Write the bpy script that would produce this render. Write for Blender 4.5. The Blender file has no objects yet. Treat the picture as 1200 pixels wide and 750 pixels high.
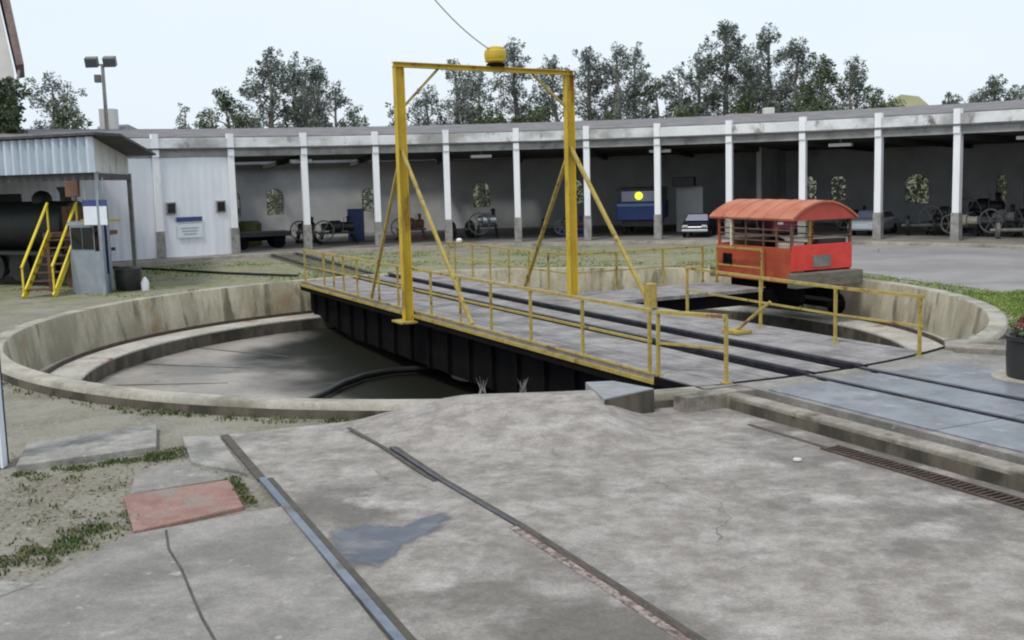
import bpy, math, random
from mathutils import Vector, Matrix
R = math.radians
sc = bpy.context.scene
col = sc.collection
rnd = random.Random(7)

# ------------------------------------------------------------------ frames
F = 1320.2; PITCH = .13029; ROLL = .0278            # photograph of 1200 x 750
CX, CY, PR = -.31, 25.03, 10.19                      # centre and radius of the turntable pit
RC, PHI0, DPHI, HC = 24.15, 2.0441, .125526, 3.98    # column circle of the roundhouse
BA = R(-63.8); D = Vector((math.cos(BA), math.sin(BA), 0)); N = Vector((-D.y, D.x, 0)); O = Vector((.14, 25.25, 0))
def W(u, n, z=0): return O + D*u + N*n + Vector((0, 0, z))      # bridge frame -> world
def PC(r, th, z=0): return Vector((CX + r*math.cos(th), CY + r*math.sin(th), z))
def at(px, py, dist):                                # world point at a given depth, used to place far things
    a0 = px-600; b0 = py-375; cr, sr = math.cos(ROLL), math.sin(ROLL)
    a = a0*cr-b0*sr; b = a0*sr+b0*cr; c, s = math.cos(PITCH), math.sin(PITCH)
    dx, du = a/F, -b/F
    v = Vector((dx, c+du*s, -s+du*c)); t = dist/v.y
    return Vector((0, 0, 3)) + v*t

# ------------------------------------------------------------------ materials
MATS = {}
def mat(name, c1, c2=None, scale=3., rough=.8, bump=.0, stretch=(1, 1, 1), c3=None, s3=.6, t3=(.5, .65), st3=None, detail=8, metal=0., rough2=None, c4=None, s4=8., t4=(.6, .7), st4=None, spec=.5, bscale=None, ramp=(.35, .65), speck=0., crack=0.):
    if name in MATS: return MATS[name]
    m = bpy.data.materials.new(name); m.use_nodes = True; nt = m.node_tree; L = nt.links
    b = nt.nodes['Principled BSDF']
    b.inputs['Roughness'].default_value = rough; b.inputs['Metallic'].default_value = metal
    b.inputs['Specular IOR Level'].default_value = spec
    tc = nt.nodes.new('ShaderNodeTexCoord')
    geo = nt.nodes.new('ShaderNodeNewGeometry')
    def noise(sc_, st, off=0):
        mp = nt.nodes.new('ShaderNodeMapping'); mp.inputs['Scale'].default_value = st; mp.inputs['Location'].default_value = (off, off*.7, off*.3)
        L.new(tc.outputs['Object'], mp.inputs['Vector'])
        n = nt.nodes.new('ShaderNodeTexNoise'); n.inputs['Scale'].default_value = sc_; n.inputs['Detail'].default_value = detail; n.inputs['Roughness'].default_value = .62
        L.new(mp.outputs[0], n.inputs['Vector']); return n.outputs['Fac']
    def mr(fac, a, c):
        r = nt.nodes.new('ShaderNodeMapRange'); r.inputs['From Min'].default_value = a; r.inputs['From Max'].default_value = c
        r.interpolation_type = 'SMOOTHSTEP'
        L.new(fac, r.inputs['Value']); return r.outputs[0]
    def mix(f, A, B):
        x = nt.nodes.new('ShaderNodeMix'); x.data_type = 'RGBA'
        L.new(f, x.inputs[0])
        for s, v in ((6, A), (7, B)):
            if isinstance(v, tuple): x.inputs[s].default_value = (*v, 1)
            else: L.new(v, x.inputs[s])
        return x.outputs[2]
    c = None
    if c2 is None: b.inputs['Base Color'].default_value = (*c1, 1)
    else:
        f0 = noise(scale, stretch)
        c = mix(mr(f0, *ramp), c1, c2)
    if c3 is not None:
        f = mr(noise(s3, st3 or stretch, 13.), *t3); c = mix(f, c if c is not None else c1, c3)
        if rough2 is not None:
            rr = nt.nodes.new('ShaderNodeMapRange'); rr.inputs['To Min'].default_value = rough; rr.inputs['To Max'].default_value = rough2
            L.new(f, rr.inputs['Value']); L.new(rr.outputs[0], b.inputs['Roughness'])
    if c4 is not None:
        c = mix(mr(noise(s4, st4 or stretch, 31.), *t4), c if c is not None else c1, c4)
    if speck and c is not None:
        def hs(sc__, amt, src):
            r_ = nt.nodes.new('ShaderNodeMapRange'); r_.inputs[1].default_value = .3; r_.inputs[2].default_value = .7; r_.inputs[3].default_value = 1-amt; r_.inputs[4].default_value = 1+amt*.8; L.new(noise(sc__, stretch, 51.), r_.inputs[0])
            v_ = nt.nodes.new('ShaderNodeVectorMath'); v_.operation = 'SCALE'; L.new(src, v_.inputs[0]); L.new(r_.outputs[0], v_.inputs[3]); return v_.outputs[0]
        c = hs(38, speck, c); c = hs(9, speck*.7, c)
    if crack and c is not None:
        mpc = nt.nodes.new('ShaderNodeVectorMath'); mpc.operation = 'MULTIPLY_ADD'; nz_ = nt.nodes.new('ShaderNodeTexNoise'); nz_.inputs['Scale'].default_value = 2.2; nz_.inputs['Detail'].default_value = 6
        L.new(tc.outputs['Object'], nz_.inputs[0]); L.new(nz_.outputs['Color'], mpc.inputs[0]); mpc.inputs[1].default_value = (.5, .5, .5); L.new(tc.outputs['Object'], mpc.inputs[2])
        vo = nt.nodes.new('ShaderNodeTexVoronoi'); vo.feature = 'DISTANCE_TO_EDGE'; vo.inputs['Scale'].default_value = crack; L.new(mpc.outputs[0], vo.inputs['Vector'])
        k1 = mr(vo.outputs['Distance'], .012*crack, .0); gate = mr(noise(.5, (1, 1, 1), 77.), .5, .62)
        mu = nt.nodes.new('ShaderNodeMath'); mu.operation = 'MULTIPLY'; L.new(k1, mu.inputs[0]); L.new(gate, mu.inputs[1]); mu2 = nt.nodes.new('ShaderNodeMath'); mu2.operation = 'MULTIPLY'; L.new(mu.outputs[0], mu2.inputs[0]); mu2.inputs[1].default_value = .75
        c = mix(mu2.outputs[0], c, (.075, .065, .055))
    if c is not None: L.new(c, b.inputs['Base Color'])
    if bump:
        bn = nt.nodes.new('ShaderNodeBump'); bn.inputs['Strength'].default_value = min(1, bump); bn.inputs['Distance'].default_value = .02
        L.new(noise(bscale or scale*6, stretch, 5.), bn.inputs['Height']); L.new(bn.outputs[0], b.inputs['Normal'])
    MATS[name] = m; return m

M = dict(
 slab=mat('foreground_concrete', (.235, .212, .19), (.35, .32, .293), 3.4, .9, .9, c3=(.145, .128, .112), s3=.45, t3=(.46, .66), c4=(.43, .40, .37), s4=1.5, t4=(.50, .74), bscale=40, rough2=.78, detail=15, ramp=(.36, .62), speck=.22, crack=.42),
 slab2=mat('grey_concrete', (.19, .18, .16), (.29, .27, .25), 1.3, .87, .6, c3=(.17, .165, .15), s3=.8, t3=(.48, .7), c4=(.36, .345, .315), s4=6, t4=(.6, .72), bscale=30, speck=.2, crack=.35),
 blocktop=mat('bluish_cover_concrete', (.20, .21, .22), (.28, .285, .29), 3, .8, .3),
 slab3=mat('pale_concrete', (.25, .24, .215), (.34, .325, .295), 3.2, .9, .6, c3=(.17, .165, .145), s3=2.1, t3=(.48, .66), speck=.22),
 slabred=mat('red_oxide_concrete', (.235, .125, .105), (.31, .185, .155), 3., .9, .5, c3=(.24, .205, .175), s3=2.2, t3=(.46, .66), speck=.2),
 kerb=mat('kerb_concrete', (.20, .18, .148), (.32, .29, .245), 2.2, .9, .6, c3=(.085, .075, .055), s3=1.4, t3=(.5, .66), speck=.2),
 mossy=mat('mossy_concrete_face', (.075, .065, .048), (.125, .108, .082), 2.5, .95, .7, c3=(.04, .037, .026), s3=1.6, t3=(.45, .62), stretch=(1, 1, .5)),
 rim=mat('rim_concrete', (.31, .285, .235), (.42, .39, .33), 1.6, .88, .5, c3=(.19, .175, .135), s3=1.1, t3=(.48, .68), speck=.2),
 pitwall=mat('pit_wall_plaster', (.27, .245, .17), (.42, .385, .29), 1.6, .92, .6, c3=(.25, .17, .095), s3=.9, t3=(.52, .74), c4=(.12, .11, .07), s4=2.1, t4=(.52, .66), stretch=(1, 1, .30), st3=(1, 1, .8), st4=(1, 1, .13), speck=.15),
 ledge=mat('ledge_concrete', (.33, .31, .265), (.45, .42, .365), 1.6, .85, .4, c3=(.24, .12, .065), s3=1.2, t3=(.55, .7), speck=.2),
 pitfloor=mat('pit_floor_concrete', (.24, .215, .19), (.36, .32, .285), .6, .75, .3, c3=(.15, .145, .13), s3=.35, t3=(.48, .62), rough2=.35, c4=(.13, .125, .11), s4=.9, t4=(.6, .75), bscale=14, speck=.16),
 plate=mat('grey_steel_plate', (.145, .157, .178), (.215, .228, .25), 1.3, .38, .2, c3=(.145, .145, .145), s3=.9, t3=(.50, .70), c4=(.27, .28, .30), s4=4, t4=(.56, .72), speck=.16, rough2=.6),
 deck=mat('deck_planking', (.20, .185, .18), (.31, .29, .285), 1.6, .8, .4, stretch=(1, 1, 1), c3=(.15, .135, .13), s3=1.1, t3=(.48, .68), speck=.15),
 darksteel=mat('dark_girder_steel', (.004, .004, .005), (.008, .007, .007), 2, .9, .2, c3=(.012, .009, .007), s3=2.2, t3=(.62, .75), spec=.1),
 rail=mat('rail_steel', (.045, .045, .058), (.09, .09, .105), 4, .42, .1, metal=.5),
 wornrail=mat('worn_rail_steel', (.12, .145, .185), (.19, .215, .25), 3, .45, .1, metal=.3, c3=(.11, .10, .09), s3=1.8, t3=(.52, .68)),
 rust=mat('rusty_steel', (.05, .034, .026), (.095, .06, .045), 6, .85, .4),
 yellow=mat('yellow_railing_paint', (.32, .24, .05), (.41, .315, .085), 5, .65, .2, c3=(.17, .09, .04), s3=4, t3=(.56, .66), c4=(.12, .06, .03), s4=20, t4=(.62, .68)),
 gyellow=mat('yellow_gantry_paint', (.50, .34, .022), (.59, .42, .04), 1.2, .6, .12, c3=(.26, .14, .02), s3=3, t3=(.54, .68), st3=(1, 1, .3), c4=(.12, .06, .02), s4=14, t4=(.64, .7), speck=.1),
 stairyellow=mat('stair_yellow_paint', (.66, .50, .02), (.74, .6, .05), 3, .55, .1, c3=(.42, .25, .04), s3=5, t3=(.6, .7)),
 orangeroof=mat('faded_orange_roof_paint', (.37, .105, .05), (.46, .165, .09), 2.2, .62, .15, c3=(.33, .085, .045), s3=2.4, t3=(.55, .7)),
 red=mat('bright_red_paint', (.58, .035, .025), (.68, .055, .035), 3, .45, .1, c3=(.50, .04, .025), s3=2, t3=(.58, .72)),
 gred=mat('dark_red_paint', (.34, .04, .025), (.42, .06, .04), 2.4, .55, .1),
 redside=mat('dull_red_orange_paint', (.33, .05, .02), (.43, .08, .03), 2.4, .55, .15, c3=(.26, .05, .025), s3=2, t3=(.55, .7)),
 beam=mat('olive_timber', (.10, .09, .066), (.17, .155, .12), 3, .85, .4, stretch=(1, 1, 3)),
 white=mat('white_column_paint', (.80, .81, .84), (.86, .87, .89), 2, .7, .1, c3=(.52, .53, .54), s3=1.5, t3=(.6, .75), stretch=(1, 1, .4)),
 colbase=mat('grey_column_base', (.23, .22, .21), (.33, .32, .30), 3, .85, .2, c3=(.16, .14, .12), s3=4, t3=(.5, .7)),
 fascia=mat('stained_white_fascia', (.70, .71, .72), (.80, .81, .81), 1.1, .8, .2, c3=(.36, .36, .35), s3=.35, t3=(.44, .62), st3=(1, 1, 1.5), c4=(.17, .165, .155), s4=1.4, t4=(.54, .70), st4=(1, 1, .8)),
 soffit=mat('grey_gutter_band', (.22, .22, .22), (.32, .32, .31), 1.6, .85, .2, c3=(.12, .12, .12), s3=1.1, t3=(.5, .7)),
 rooftile=mat('dark_fibre_cement_roof', (.13, .125, .13), (.20, .19, .195), 1.5, .9, .3),
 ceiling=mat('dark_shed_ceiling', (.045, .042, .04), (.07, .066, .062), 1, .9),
 backwall=mat('interior_wall_paint', (.44, .445, .45), (.52, .525, .53), .8, .9, .1, c3=(.35, .35, .34), s3=.5, t3=(.5, .7)),
 sheet=mat('pale_sheet_cladding', (.74, .76, .81), (.80, .82, .87), 1.2, .6, .05, c3=(.66, .68, .73), s3=1, t3=(.5, .7), stretch=(1, 1, .2)),
 shedsheet=mat('galvanised_corrugated_sheet', (.42, .49, .57), (.56, .63, .70), 1.6, .45, .1, c3=(.32, .36, .40), s3=1.5, t3=(.5, .7), stretch=(1, 1, .2), metal=.15),
 shedside=mat('weathered_white_sheet', (.60, .60, .58), (.70, .69, .66), 1.2, .7, .1, c3=(.40, .40, .38), s3=1, t3=(.5, .7)),
 darkroof=mat('blackened_roof_sheet', (.045, .042, .045), (.08, .075, .08), 2, .8, .3),
 floor=mat('shed_floor_concrete', (.17, .155, .14), (.25, .23, .21), .6, .9, .3, c3=(.12, .11, .10), s3=.5, t3=(.5, .7)),
 black=mat('black_machinery_paint', (.012, .012, .013), (.025, .024, .024), 2, .5, .1),
 darkgreen=mat('dark_green_machinery_paint', (.010, .013, .011), (.016, .02, .016), 2, .6, .1),
 oxide=mat('brown_oxide_timber', (.10, .05, .03), (.16, .085, .055), 3, .85, .3, stretch=(1, 1, .3)),
 greymach=mat('grey_machine_casting', (.13, .13, .125), (.20, .20, .19), 4, .6, .2),
 olive=mat('olive_machine_paint', (.10, .105, .03), (.15, .15, .05), 3, .6, .1),
 blue=mat('deep_blue_paint', (.012, .035, .16), (.02, .05, .22), 2, .4, .05),
 paleblue=mat('pale_blue_stripe', (.16, .25, .36)),
 navy=mat('navy_sign_header', (.03, .05, .17), (.04, .065, .2), 8, .5),
 signwhite=mat('white_sign_panel', (.68, .72, .78), (.74, .77, .82), 5, .5),
 greywall=mat('blue_grey_booth_panel', (.22, .25, .29), (.28, .31, .35), 2, .7, .1),
 glass=mat('dark_window_glass', (.012, .014, .018), None, rough=.12),
 winglass=None,
 lampyellow=None, chrome=mat('bright_bumper_metal', (.55, .57, .6), None, rough=.3, metal=.6),
 silver=mat('silver_car_paint', (.42, .45, .5), None, rough=.3, metal=.3), carblack=mat('black_car_paint', (.012, .014, .025), None, rough=.2),
 purple=mat('maroon_car_paint', (.14, .02, .05), None, rough=.25), tyre=mat('tyre_rubber', (.015, .015, .015), None, rough=.9),
 carglass=mat('pale_windscreen_glass', (.30, .31, .40), None, rough=.1), cream=mat('cream_box', (.62, .58, .45), (.7, .65, .52), 4, .7),
 asphalt=mat('asphalt', (.21, .20, .197), (.285, .27, .265), .35, .85, .5, c3=(.10, .097, .10), s3=.16, t3=(.55, .68), st3=(.5, 1.4, 1), bscale=40),
 trunk=mat('eucalyptus_bark', (.16, .14, .12), (.26, .24, .21), 3, .9, .2, stretch=(1, 1, .3)),
 whitewall=mat('white_house_wall', (.62, .60, .58), (.7, .68, .65), 1, .85), pinkwall=mat('ochre_house_wall', (.38, .27, .2), (.45, .33, .25), 1, .85),
 tile=mat('clay_roof_tiles', (.18, .13, .125), (.26, .19, .18), 4, .9, .3),
 hill=mat('dry_hillside', (.30, .26, .17), (.20, .22, .10), .08, .95, 0), hose=mat('black_rubber_hose', (.012, .012, .012), None, rough=.5),
 rubble=mat('pinkish_rubble', (.16, .125, .11), (.38, .31, .28), 9, .95, .8, c3=(.09, .07, .06), s3=11, t3=(.5, .62)),
 pebble=mat('grey_pebbles', (.20, .19, .17), (.36, .34, .31), 9, .95),
 litter=mat('dry_leaf_litter', (.10, .065, .04), (.24, .18, .12), 30, .9),
 flower=mat('dark_red_flowers', (.16, .02, .03), (.26, .05, .06), 9, .8), postblue=mat('dark_blue_post_paint', (.03, .035, .06), (.05, .055, .085), 4, .5),
 rock=mat('pale_rock', (.5, .5, .48), (.62, .62, .6), 5, .9, .4), cable=mat('grey_cable', (.35, .33, .32), None, rough=.6),
 lampwhite=mat('white_lamp_housing', (.75, .76, .76), None, rough=.4), soil=mat('dark_potting_soil', (.03, .022, .016), None, rough=.95),
 floodglass=mat('floodlight_glass', (.12, .13, .14), None, rough=.2),
 puddle=mat('wet_patch', (.075, .09, .12), (.12, .135, .16), 3, .5, .15, c3=(.21, .20, .195), s3=2.4, t3=(.5, .7)), crack=mat('dirt_filled_joint', (.06, .055, .045), (.09, .08, .065), 5, .95),
)
def leafmat(name, a, b):
    m = mat(name, a, b, 1.1, .75, 0, ramp=(.3, .7), detail=3, spec=.25)
    return m
M['leaf_dark'] = leafmat('grey_green_leaves', (.105, .125, .105), (.18, .20, .175))  # greyed and lightened so the colour itself carries distance haze
M['leaf_mid'] = leafmat('mid_green_leaves', (.062, .088, .048), (.12, .15, .085))
M['leaf_bush'] = leafmat('bush_leaves', (.045, .07, .025), (.10, .13, .055))
M['grass'] = leafmat('grass_blades', (.14, .20, .045), (.24, .31, .09))
M['weed'] = mat('weed_leaves', (.06, .10, .03), (.17, .16, .085), 7, .8, 0, ramp=(.4, .6), detail=3, spec=.2)
def emis(name, c, s):
    m = bpy.data.materials.new(name); m.use_nodes = True; b = m.node_tree.nodes['Principled BSDF']
    b.inputs['Base Color'].default_value = (*c, 1); b.inputs['Emission Color'].default_value = (*c, 1); b.inputs['Emission Strength'].default_value = s; return m
def glassmat():
    m = bpy.data.materials.new('clear_window_glass'); m.use_nodes = True; nt = m.node_tree; b = nt.nodes['Principled BSDF']; b.inputs['Base Color'].default_value = (.22, .25, .19, 1); b.inputs['Roughness'].default_value = .25
    t = nt.nodes.new('ShaderNodeBsdfTransparent'); x = nt.nodes.new('ShaderNodeMixShader'); x.inputs[0].default_value = .5
    nt.links.new(b.outputs[0], x.inputs[1]); nt.links.new(t.outputs[0], x.inputs[2]); nt.links.new(x.outputs[0], nt.nodes['Material Output'].inputs[0]); return m
M['winglass'] = glassmat()
M['water'] = mat('stagnant_water', (.018, .022, .014), (.03, .034, .022), 1.2, .06, .05, bscale=3)
M['dirtdark'] = mat('oily_wet_floor', (.06, .06, .05), (.11, .105, .09), 1.2, .4, .2)
M['lampyellow'] = emis('lit_yellow_lamp', (.80, .95, .05), 1.1)

# ground: worn earth, gravel and thin grass; more grass where the coordinate masks say so
def ground_mat():
    m = bpy.data.materials.new('yard_ground'); m.use_nodes = True; nt = m.node_tree; L = nt.links; b = nt.nodes['Principled BSDF']
    b.inputs['Roughness'].default_value = .95; b.inputs['Specular IOR Level'].default_value = .2
    tc = nt.nodes.new('ShaderNodeTexCoord')
    def noise(s, off=0, det=9):
        mp = nt.nodes.new('ShaderNodeMapping'); mp.inputs['Location'].default_value = (off, off, 0); L.new(tc.outputs['Object'], mp.inputs[0])
        n = nt.nodes.new('ShaderNodeTexNoise'); n.inputs['Scale'].default_value = s; n.inputs['Detail'].default_value = det; n.inputs['Roughness'].default_value = .65; L.new(mp.outputs[0], n.inputs[0]); return n.outputs[0]
    def mr(f, a, c):
        r = nt.nodes.new('ShaderNodeMapRange'); r.inputs[1].default_value = a; r.inputs[2].default_value = c; r.interpolation_type = 'SMOOTHSTEP'; L.new(f, r.inputs[0]); return r.outputs[0]
    def mix(f, A, B, mul=None):
        if mul is not None:
            k = nt.nodes.new('ShaderNodeMath'); k.operation = 'MULTIPLY'; L.new(f, k.inputs[0])
            if isinstance(mul, float): k.inputs[1].default_value = mul
            else: L.new(mul, k.inputs[1])
            f = k.outputs[0]
        x = nt.nodes.new('ShaderNodeMix'); x.data_type = 'RGBA'; L.new(f, x.inputs[0])
        for s, v in ((6, A), (7, B)):
            if isinstance(v, tuple): x.inputs[s].default_value = (*v, 1)
            else: L.new(v, x.inputs[s])
        return x.outputs[2]
    c = mix(mr(noise(.9), .38, .62), (.17, .152, .13), (.27, .25, .22))
    c = mix(mr(noise(14, 3), .45, .7), c, (.31, .29, .255)); c = mix(mr(noise(26, 7), .56, .7), c, (.10, .088, .072))
    att = nt.nodes.new('ShaderNodeAttribute'); att.attribute_name = 'grass'
    g = mix(mr(noise(3.1, 9), .35, .65), (.17, .185, .09), (.275, .26, .165))
    c = mix(mr(noise(.7, 21), .36, .56), c, g, mul=att.outputs['Fac'])
    L.new(c, b.inputs['Base Color'])
    bp = nt.nodes.new('ShaderNodeBump'); bp.inputs['Strength'].default_value = .8; bp.inputs['Distance'].default_value = .04
    L.new(noise(11, 2), bp.inputs['Height']); L.new(bp.outputs[0], b.inputs['Normal'])
    return m
M['ground'] = ground_mat()
def pit_mat():  # paints the bridge's shade and dark reflection into the floor colour
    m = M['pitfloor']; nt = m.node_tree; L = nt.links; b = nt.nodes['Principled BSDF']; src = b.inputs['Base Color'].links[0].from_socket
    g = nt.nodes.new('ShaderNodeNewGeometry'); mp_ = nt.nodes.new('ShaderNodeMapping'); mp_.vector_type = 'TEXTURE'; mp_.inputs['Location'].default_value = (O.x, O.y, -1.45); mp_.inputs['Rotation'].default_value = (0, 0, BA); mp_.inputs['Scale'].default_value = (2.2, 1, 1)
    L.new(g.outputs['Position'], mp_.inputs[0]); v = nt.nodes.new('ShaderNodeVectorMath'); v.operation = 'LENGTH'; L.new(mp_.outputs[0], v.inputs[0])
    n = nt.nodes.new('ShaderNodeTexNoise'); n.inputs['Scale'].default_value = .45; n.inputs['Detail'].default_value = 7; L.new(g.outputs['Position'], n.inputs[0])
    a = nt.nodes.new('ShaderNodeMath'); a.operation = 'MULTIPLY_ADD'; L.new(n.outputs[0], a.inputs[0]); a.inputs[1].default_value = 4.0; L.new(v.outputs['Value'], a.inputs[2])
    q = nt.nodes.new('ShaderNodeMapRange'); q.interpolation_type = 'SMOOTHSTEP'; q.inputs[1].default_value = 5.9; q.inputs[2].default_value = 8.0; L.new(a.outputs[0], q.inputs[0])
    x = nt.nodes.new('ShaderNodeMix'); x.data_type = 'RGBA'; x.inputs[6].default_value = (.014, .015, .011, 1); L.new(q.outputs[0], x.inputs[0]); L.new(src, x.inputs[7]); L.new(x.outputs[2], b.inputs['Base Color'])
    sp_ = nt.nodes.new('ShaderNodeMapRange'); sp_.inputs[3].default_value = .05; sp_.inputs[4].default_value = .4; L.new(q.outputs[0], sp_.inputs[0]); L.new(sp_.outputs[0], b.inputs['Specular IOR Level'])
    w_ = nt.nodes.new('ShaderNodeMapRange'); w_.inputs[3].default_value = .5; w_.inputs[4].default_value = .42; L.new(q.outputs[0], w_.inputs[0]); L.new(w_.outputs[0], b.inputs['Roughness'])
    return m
M['pitfloor_shaded'] = pit_mat()

# ------------------------------------------------------------------ mesh builder
class MB:
    def __init__(s): s.v = []; s.f = []; s.sm = []
    def add(s, vs, fs, smooth=False):
        o = len(s.v); s.v += [tuple(v) for v in vs]; s.f += [tuple(i+o for i in f) for f in fs]; s.sm += [smooth]*len(fs); return s
    def frame(s, c, ax, ay, az):     # box from centre and half axes
        c, ax, ay, az = map(Vector, (c, ax, ay, az))
        vs = [c+ax*i+ay*j+az*k for k in (-1, 1) for j in (-1, 1) for i in (-1, 1)]
        return s.add(vs, [(0, 2, 3, 1), (4, 5, 7, 6), (0, 1, 5, 4), (2, 6, 7, 3), (0, 4, 6, 2), (1, 3, 7, 5)])
    def box(s, x0, y0, z0, x1, y1, z1):
        return s.frame(((x0+x1)/2, (y0+y1)/2, (z0+z1)/2), ((x1-x0)/2, 0, 0), (0, (y1-y0)/2, 0), (0, 0, (z1-z0)/2))
    def bbox(s, u0, n0, z0, u1, n1, z1):     # box in the bridge frame
        return s.frame(W((u0+u1)/2, (n0+n1)/2, (z0+z1)/2), D*(u1-u0)/2, N*(n1-n0)/2, (0, 0, (z1-z0)/2))
    def bar(s, a, b, w, h=None, up=(0, 0, 1)):
        a, b = Vector(a), Vector(b); h = h or w; d = (b-a); l = d.length; d.normalize(); up = Vector(up)
        if abs(d.dot(up)) > .98: up = Vector((1, 0, 0)) if abs(d.x) < .9 else Vector((0, 1, 0))
        x = d.cross(up).normalized(); y = x.cross(d)
        return s.frame((a+b)/2, x*w/2, d*l/2, y*h/2)
    def tube(s, pts, r, k=8, cap=True):
        pts = [Vector(p) for p in pts]; rs = r if isinstance(r, (list, tuple)) else [r]*len(pts)
        vs = []; fs = []; px = None
        for i, p in enumerate(pts):
            d = (pts[min(i+1, len(pts)-1)]-pts[max(i-1, 0)]).normalized()
            up = Vector((0, 0, 1)) if abs(d.z) < .95 else Vector((1, 0, 0))
            x = d.cross(up).normalized() if px is None else (px-d*px.dot(d)).normalized(); px = x; y = d.cross(x)
            for j in range(k):
                t = 2*math.pi*j/k; vs.append(p+(x*math.cos(t)+y*math.sin(t))*rs[i])
        for i in range(len(pts)-1):
            for j in range(k): fs.append((i*k+j, i*k+(j+1) % k, (i+1)*k+(j+1) % k, (i+1)*k+j))
        if cap: fs += [tuple(range(k))[::-1], tuple((len(pts)-1)*k+j for j in range(k))]
        return s.add(vs, fs, True)
    def lathe(s, c, prof, k=24, axis=(0, 0, 1), smooth=True):
        c = Vector(c); az = Vector(axis).normalized(); t = Vector((1, 0, 0)) if abs(az.x) < .9 else Vector((0, 1, 0))
        ax = az.cross(t).normalized(); ay = az.cross(ax); vs = []; fs = []
        for r, z in prof:
            for j in range(k):
                a = 2*math.pi*j/k; vs.append(c+(ax*math.cos(a)+ay*math.sin(a))*r+az*z)
        for i in range(len(prof)-1):
            for j in range(k): fs.append((i*k+j, i*k+(j+1) % k, (i+1)*k+(j+1) % k, (i+1)*k+j))
        fs += [tuple(range(k))[::-1], tuple((len(prof)-1)*k+j for j in range(k))]
        return s.add(vs, fs, smooth)
    def prism(s, poly, z0, z1):      # world xy polygon
        n = len(poly); vs = [(p[0], p[1], z0) for p in poly]+[(p[0], p[1], z1) for p in poly]
        return s.add(vs, [tuple(range(n))[::-1], tuple(range(n, 2*n))]+[(i, (i+1) % n, n+(i+1) % n, n+i) for i in range(n)])
    def ring(s, prof, a0, a1, k, c=(CX, CY), close=False, smooth=True):   # profile (r,z) swept about the pit centre
        vs = []; fs = []; m = len(prof)
        for i in range(k+1):
            t = a0+(a1-a0)*i/k
            for r, z in prof: vs.append((c[0]+r*math.cos(t), c[1]+r*math.sin(t), z))
        mm = m if close else m-1
        for i in range(k):
            for j in range(mm): fs.append((i*m+j, (i+1)*m+j, (i+1)*m+(j+1) % m, i*m+(j+1) % m))
        if close and abs(a1-a0) < 6.28: fs += [tuple(range(m)), tuple(k*m+j for j in range(m))[::-1]]
        return s.add(vs, fs, smooth)
    def build(s, name, m, parent=None, bevel=0, sharp=True):
        me = bpy.data.meshes.new(name); me.from_pydata(s.v, [], s.f); me.validate()
        if len(me.polygons) == len(s.sm): me.polygons.foreach_set('use_smooth', s.sm)
        me.materials.append(m); me.update()
        if any(s.sm) and sharp:
            try: me.set_sharp_from_angle(angle=R(40))
            except Exception: pass
        o = bpy.data.objects.new(name, me); col.objects.link(o)
        if parent is not None:
            o.parent = parent
            p = parent; loc = Matrix.Identity(4); chain = []
            while p is not None: chain.append(p); p = p.parent
            for q in reversed(chain): loc = loc @ q.matrix_parent_inverse @ q.matrix_basis
            o.matrix_parent_inverse = loc.inverted()
        if bevel:
            b = o.modifiers.new('bevel', 'BEVEL'); b.width = bevel; b.segments = 2; b.limit_method = 'ANGLE'
        return o
def thing(name, loc, label, cat, group=None, rz=0):
    o = bpy.data.objects.new(name, None); col.objects.link(o); o.location = loc; o.rotation_euler[2] = rz; o.empty_display_size = .3
    return tag(o, label, cat, group)
def tag(o, label, cat, group=None):
    o['label'] = label; o['category'] = cat
    if group: o['group'] = group
    return o
def struct(o, kind='structure', label=None, cat=None):
    o['kind'] = kind
    if label: o['label'] = label
    if cat: o['category'] = cat
    return o
def dup(o, loc=None, rz=None, label=None, group=None):
    c = o.copy(); col.objects.link(c)
    if loc is not None: c.location = loc
    if rz is not None: c.rotation_euler[2] = rz
    if label: c['label'] = label
    if group: c['group'] = group
    def kids(src, dst):
        for ch in list(src.children):
            k = ch.copy(); col.objects.link(k); k.parent = dst; kids(ch, k)
    kids(o, c); return c
def ss(x, a, b):
    t = max(0, min(1, (x-a)/(b-a))); return t*t*(3-2*t)

# ------------------------------------------------------------------ camera, sky, sun
cam = bpy.data.cameras.new('camera'); co = bpy.data.objects.new('camera', cam); col.objects.link(co); sc.camera = co
cam.sensor_width = 36; cam.lens = F/1200*36; cam.clip_end = 5000; cam.clip_start = .1
co.matrix_world = Matrix.Translation((0, 0, 3)) @ Matrix.Rotation(math.pi/2-PITCH, 4, 'X') @ Matrix.Rotation(-ROLL, 4, 'Z')
w = bpy.data.worlds.new('World'); sc.world = w; w.use_nodes = True; nt = w.node_tree; L = nt.links
bg = nt.nodes['Background']; bg.inputs[1].default_value = .11
sky = nt.nodes.new('ShaderNodeTexSky'); sky.sky_type = 'NISHITA'; sky.sun_disc = False
SUN_EL, SUN_ROT = R(58), R(215)
sky.sun_elevation = SUN_EL; sky.sun_rotation = SUN_ROT; sky.dust_density = 3; sky.air_density = 1.
tc = nt.nodes.new('ShaderNodeTexCoord'); mp = nt.nodes.new('ShaderNodeMapping'); mp.inputs['Scale'].default_value = (1, 1, 3)
L.new(tc.outputs['Generated'], mp.inputs[0]); nz = nt.nodes.new('ShaderNodeTexNoise'); nz.inputs['Scale'].default_value = 1.6; nz.inputs['Detail'].default_value = 5; L.new(mp.outputs[0], nz.inputs[0])
cr = nt.nodes.new('ShaderNodeMix'); cr.data_type = 'RGBA'; cr.inputs[6].default_value = (6.0, 7.0, 8.0, 1); cr.inputs[7].default_value = (7.3, 7.75, 8.2, 1); L.new(nz.outputs[0], cr.inputs[0])
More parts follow.
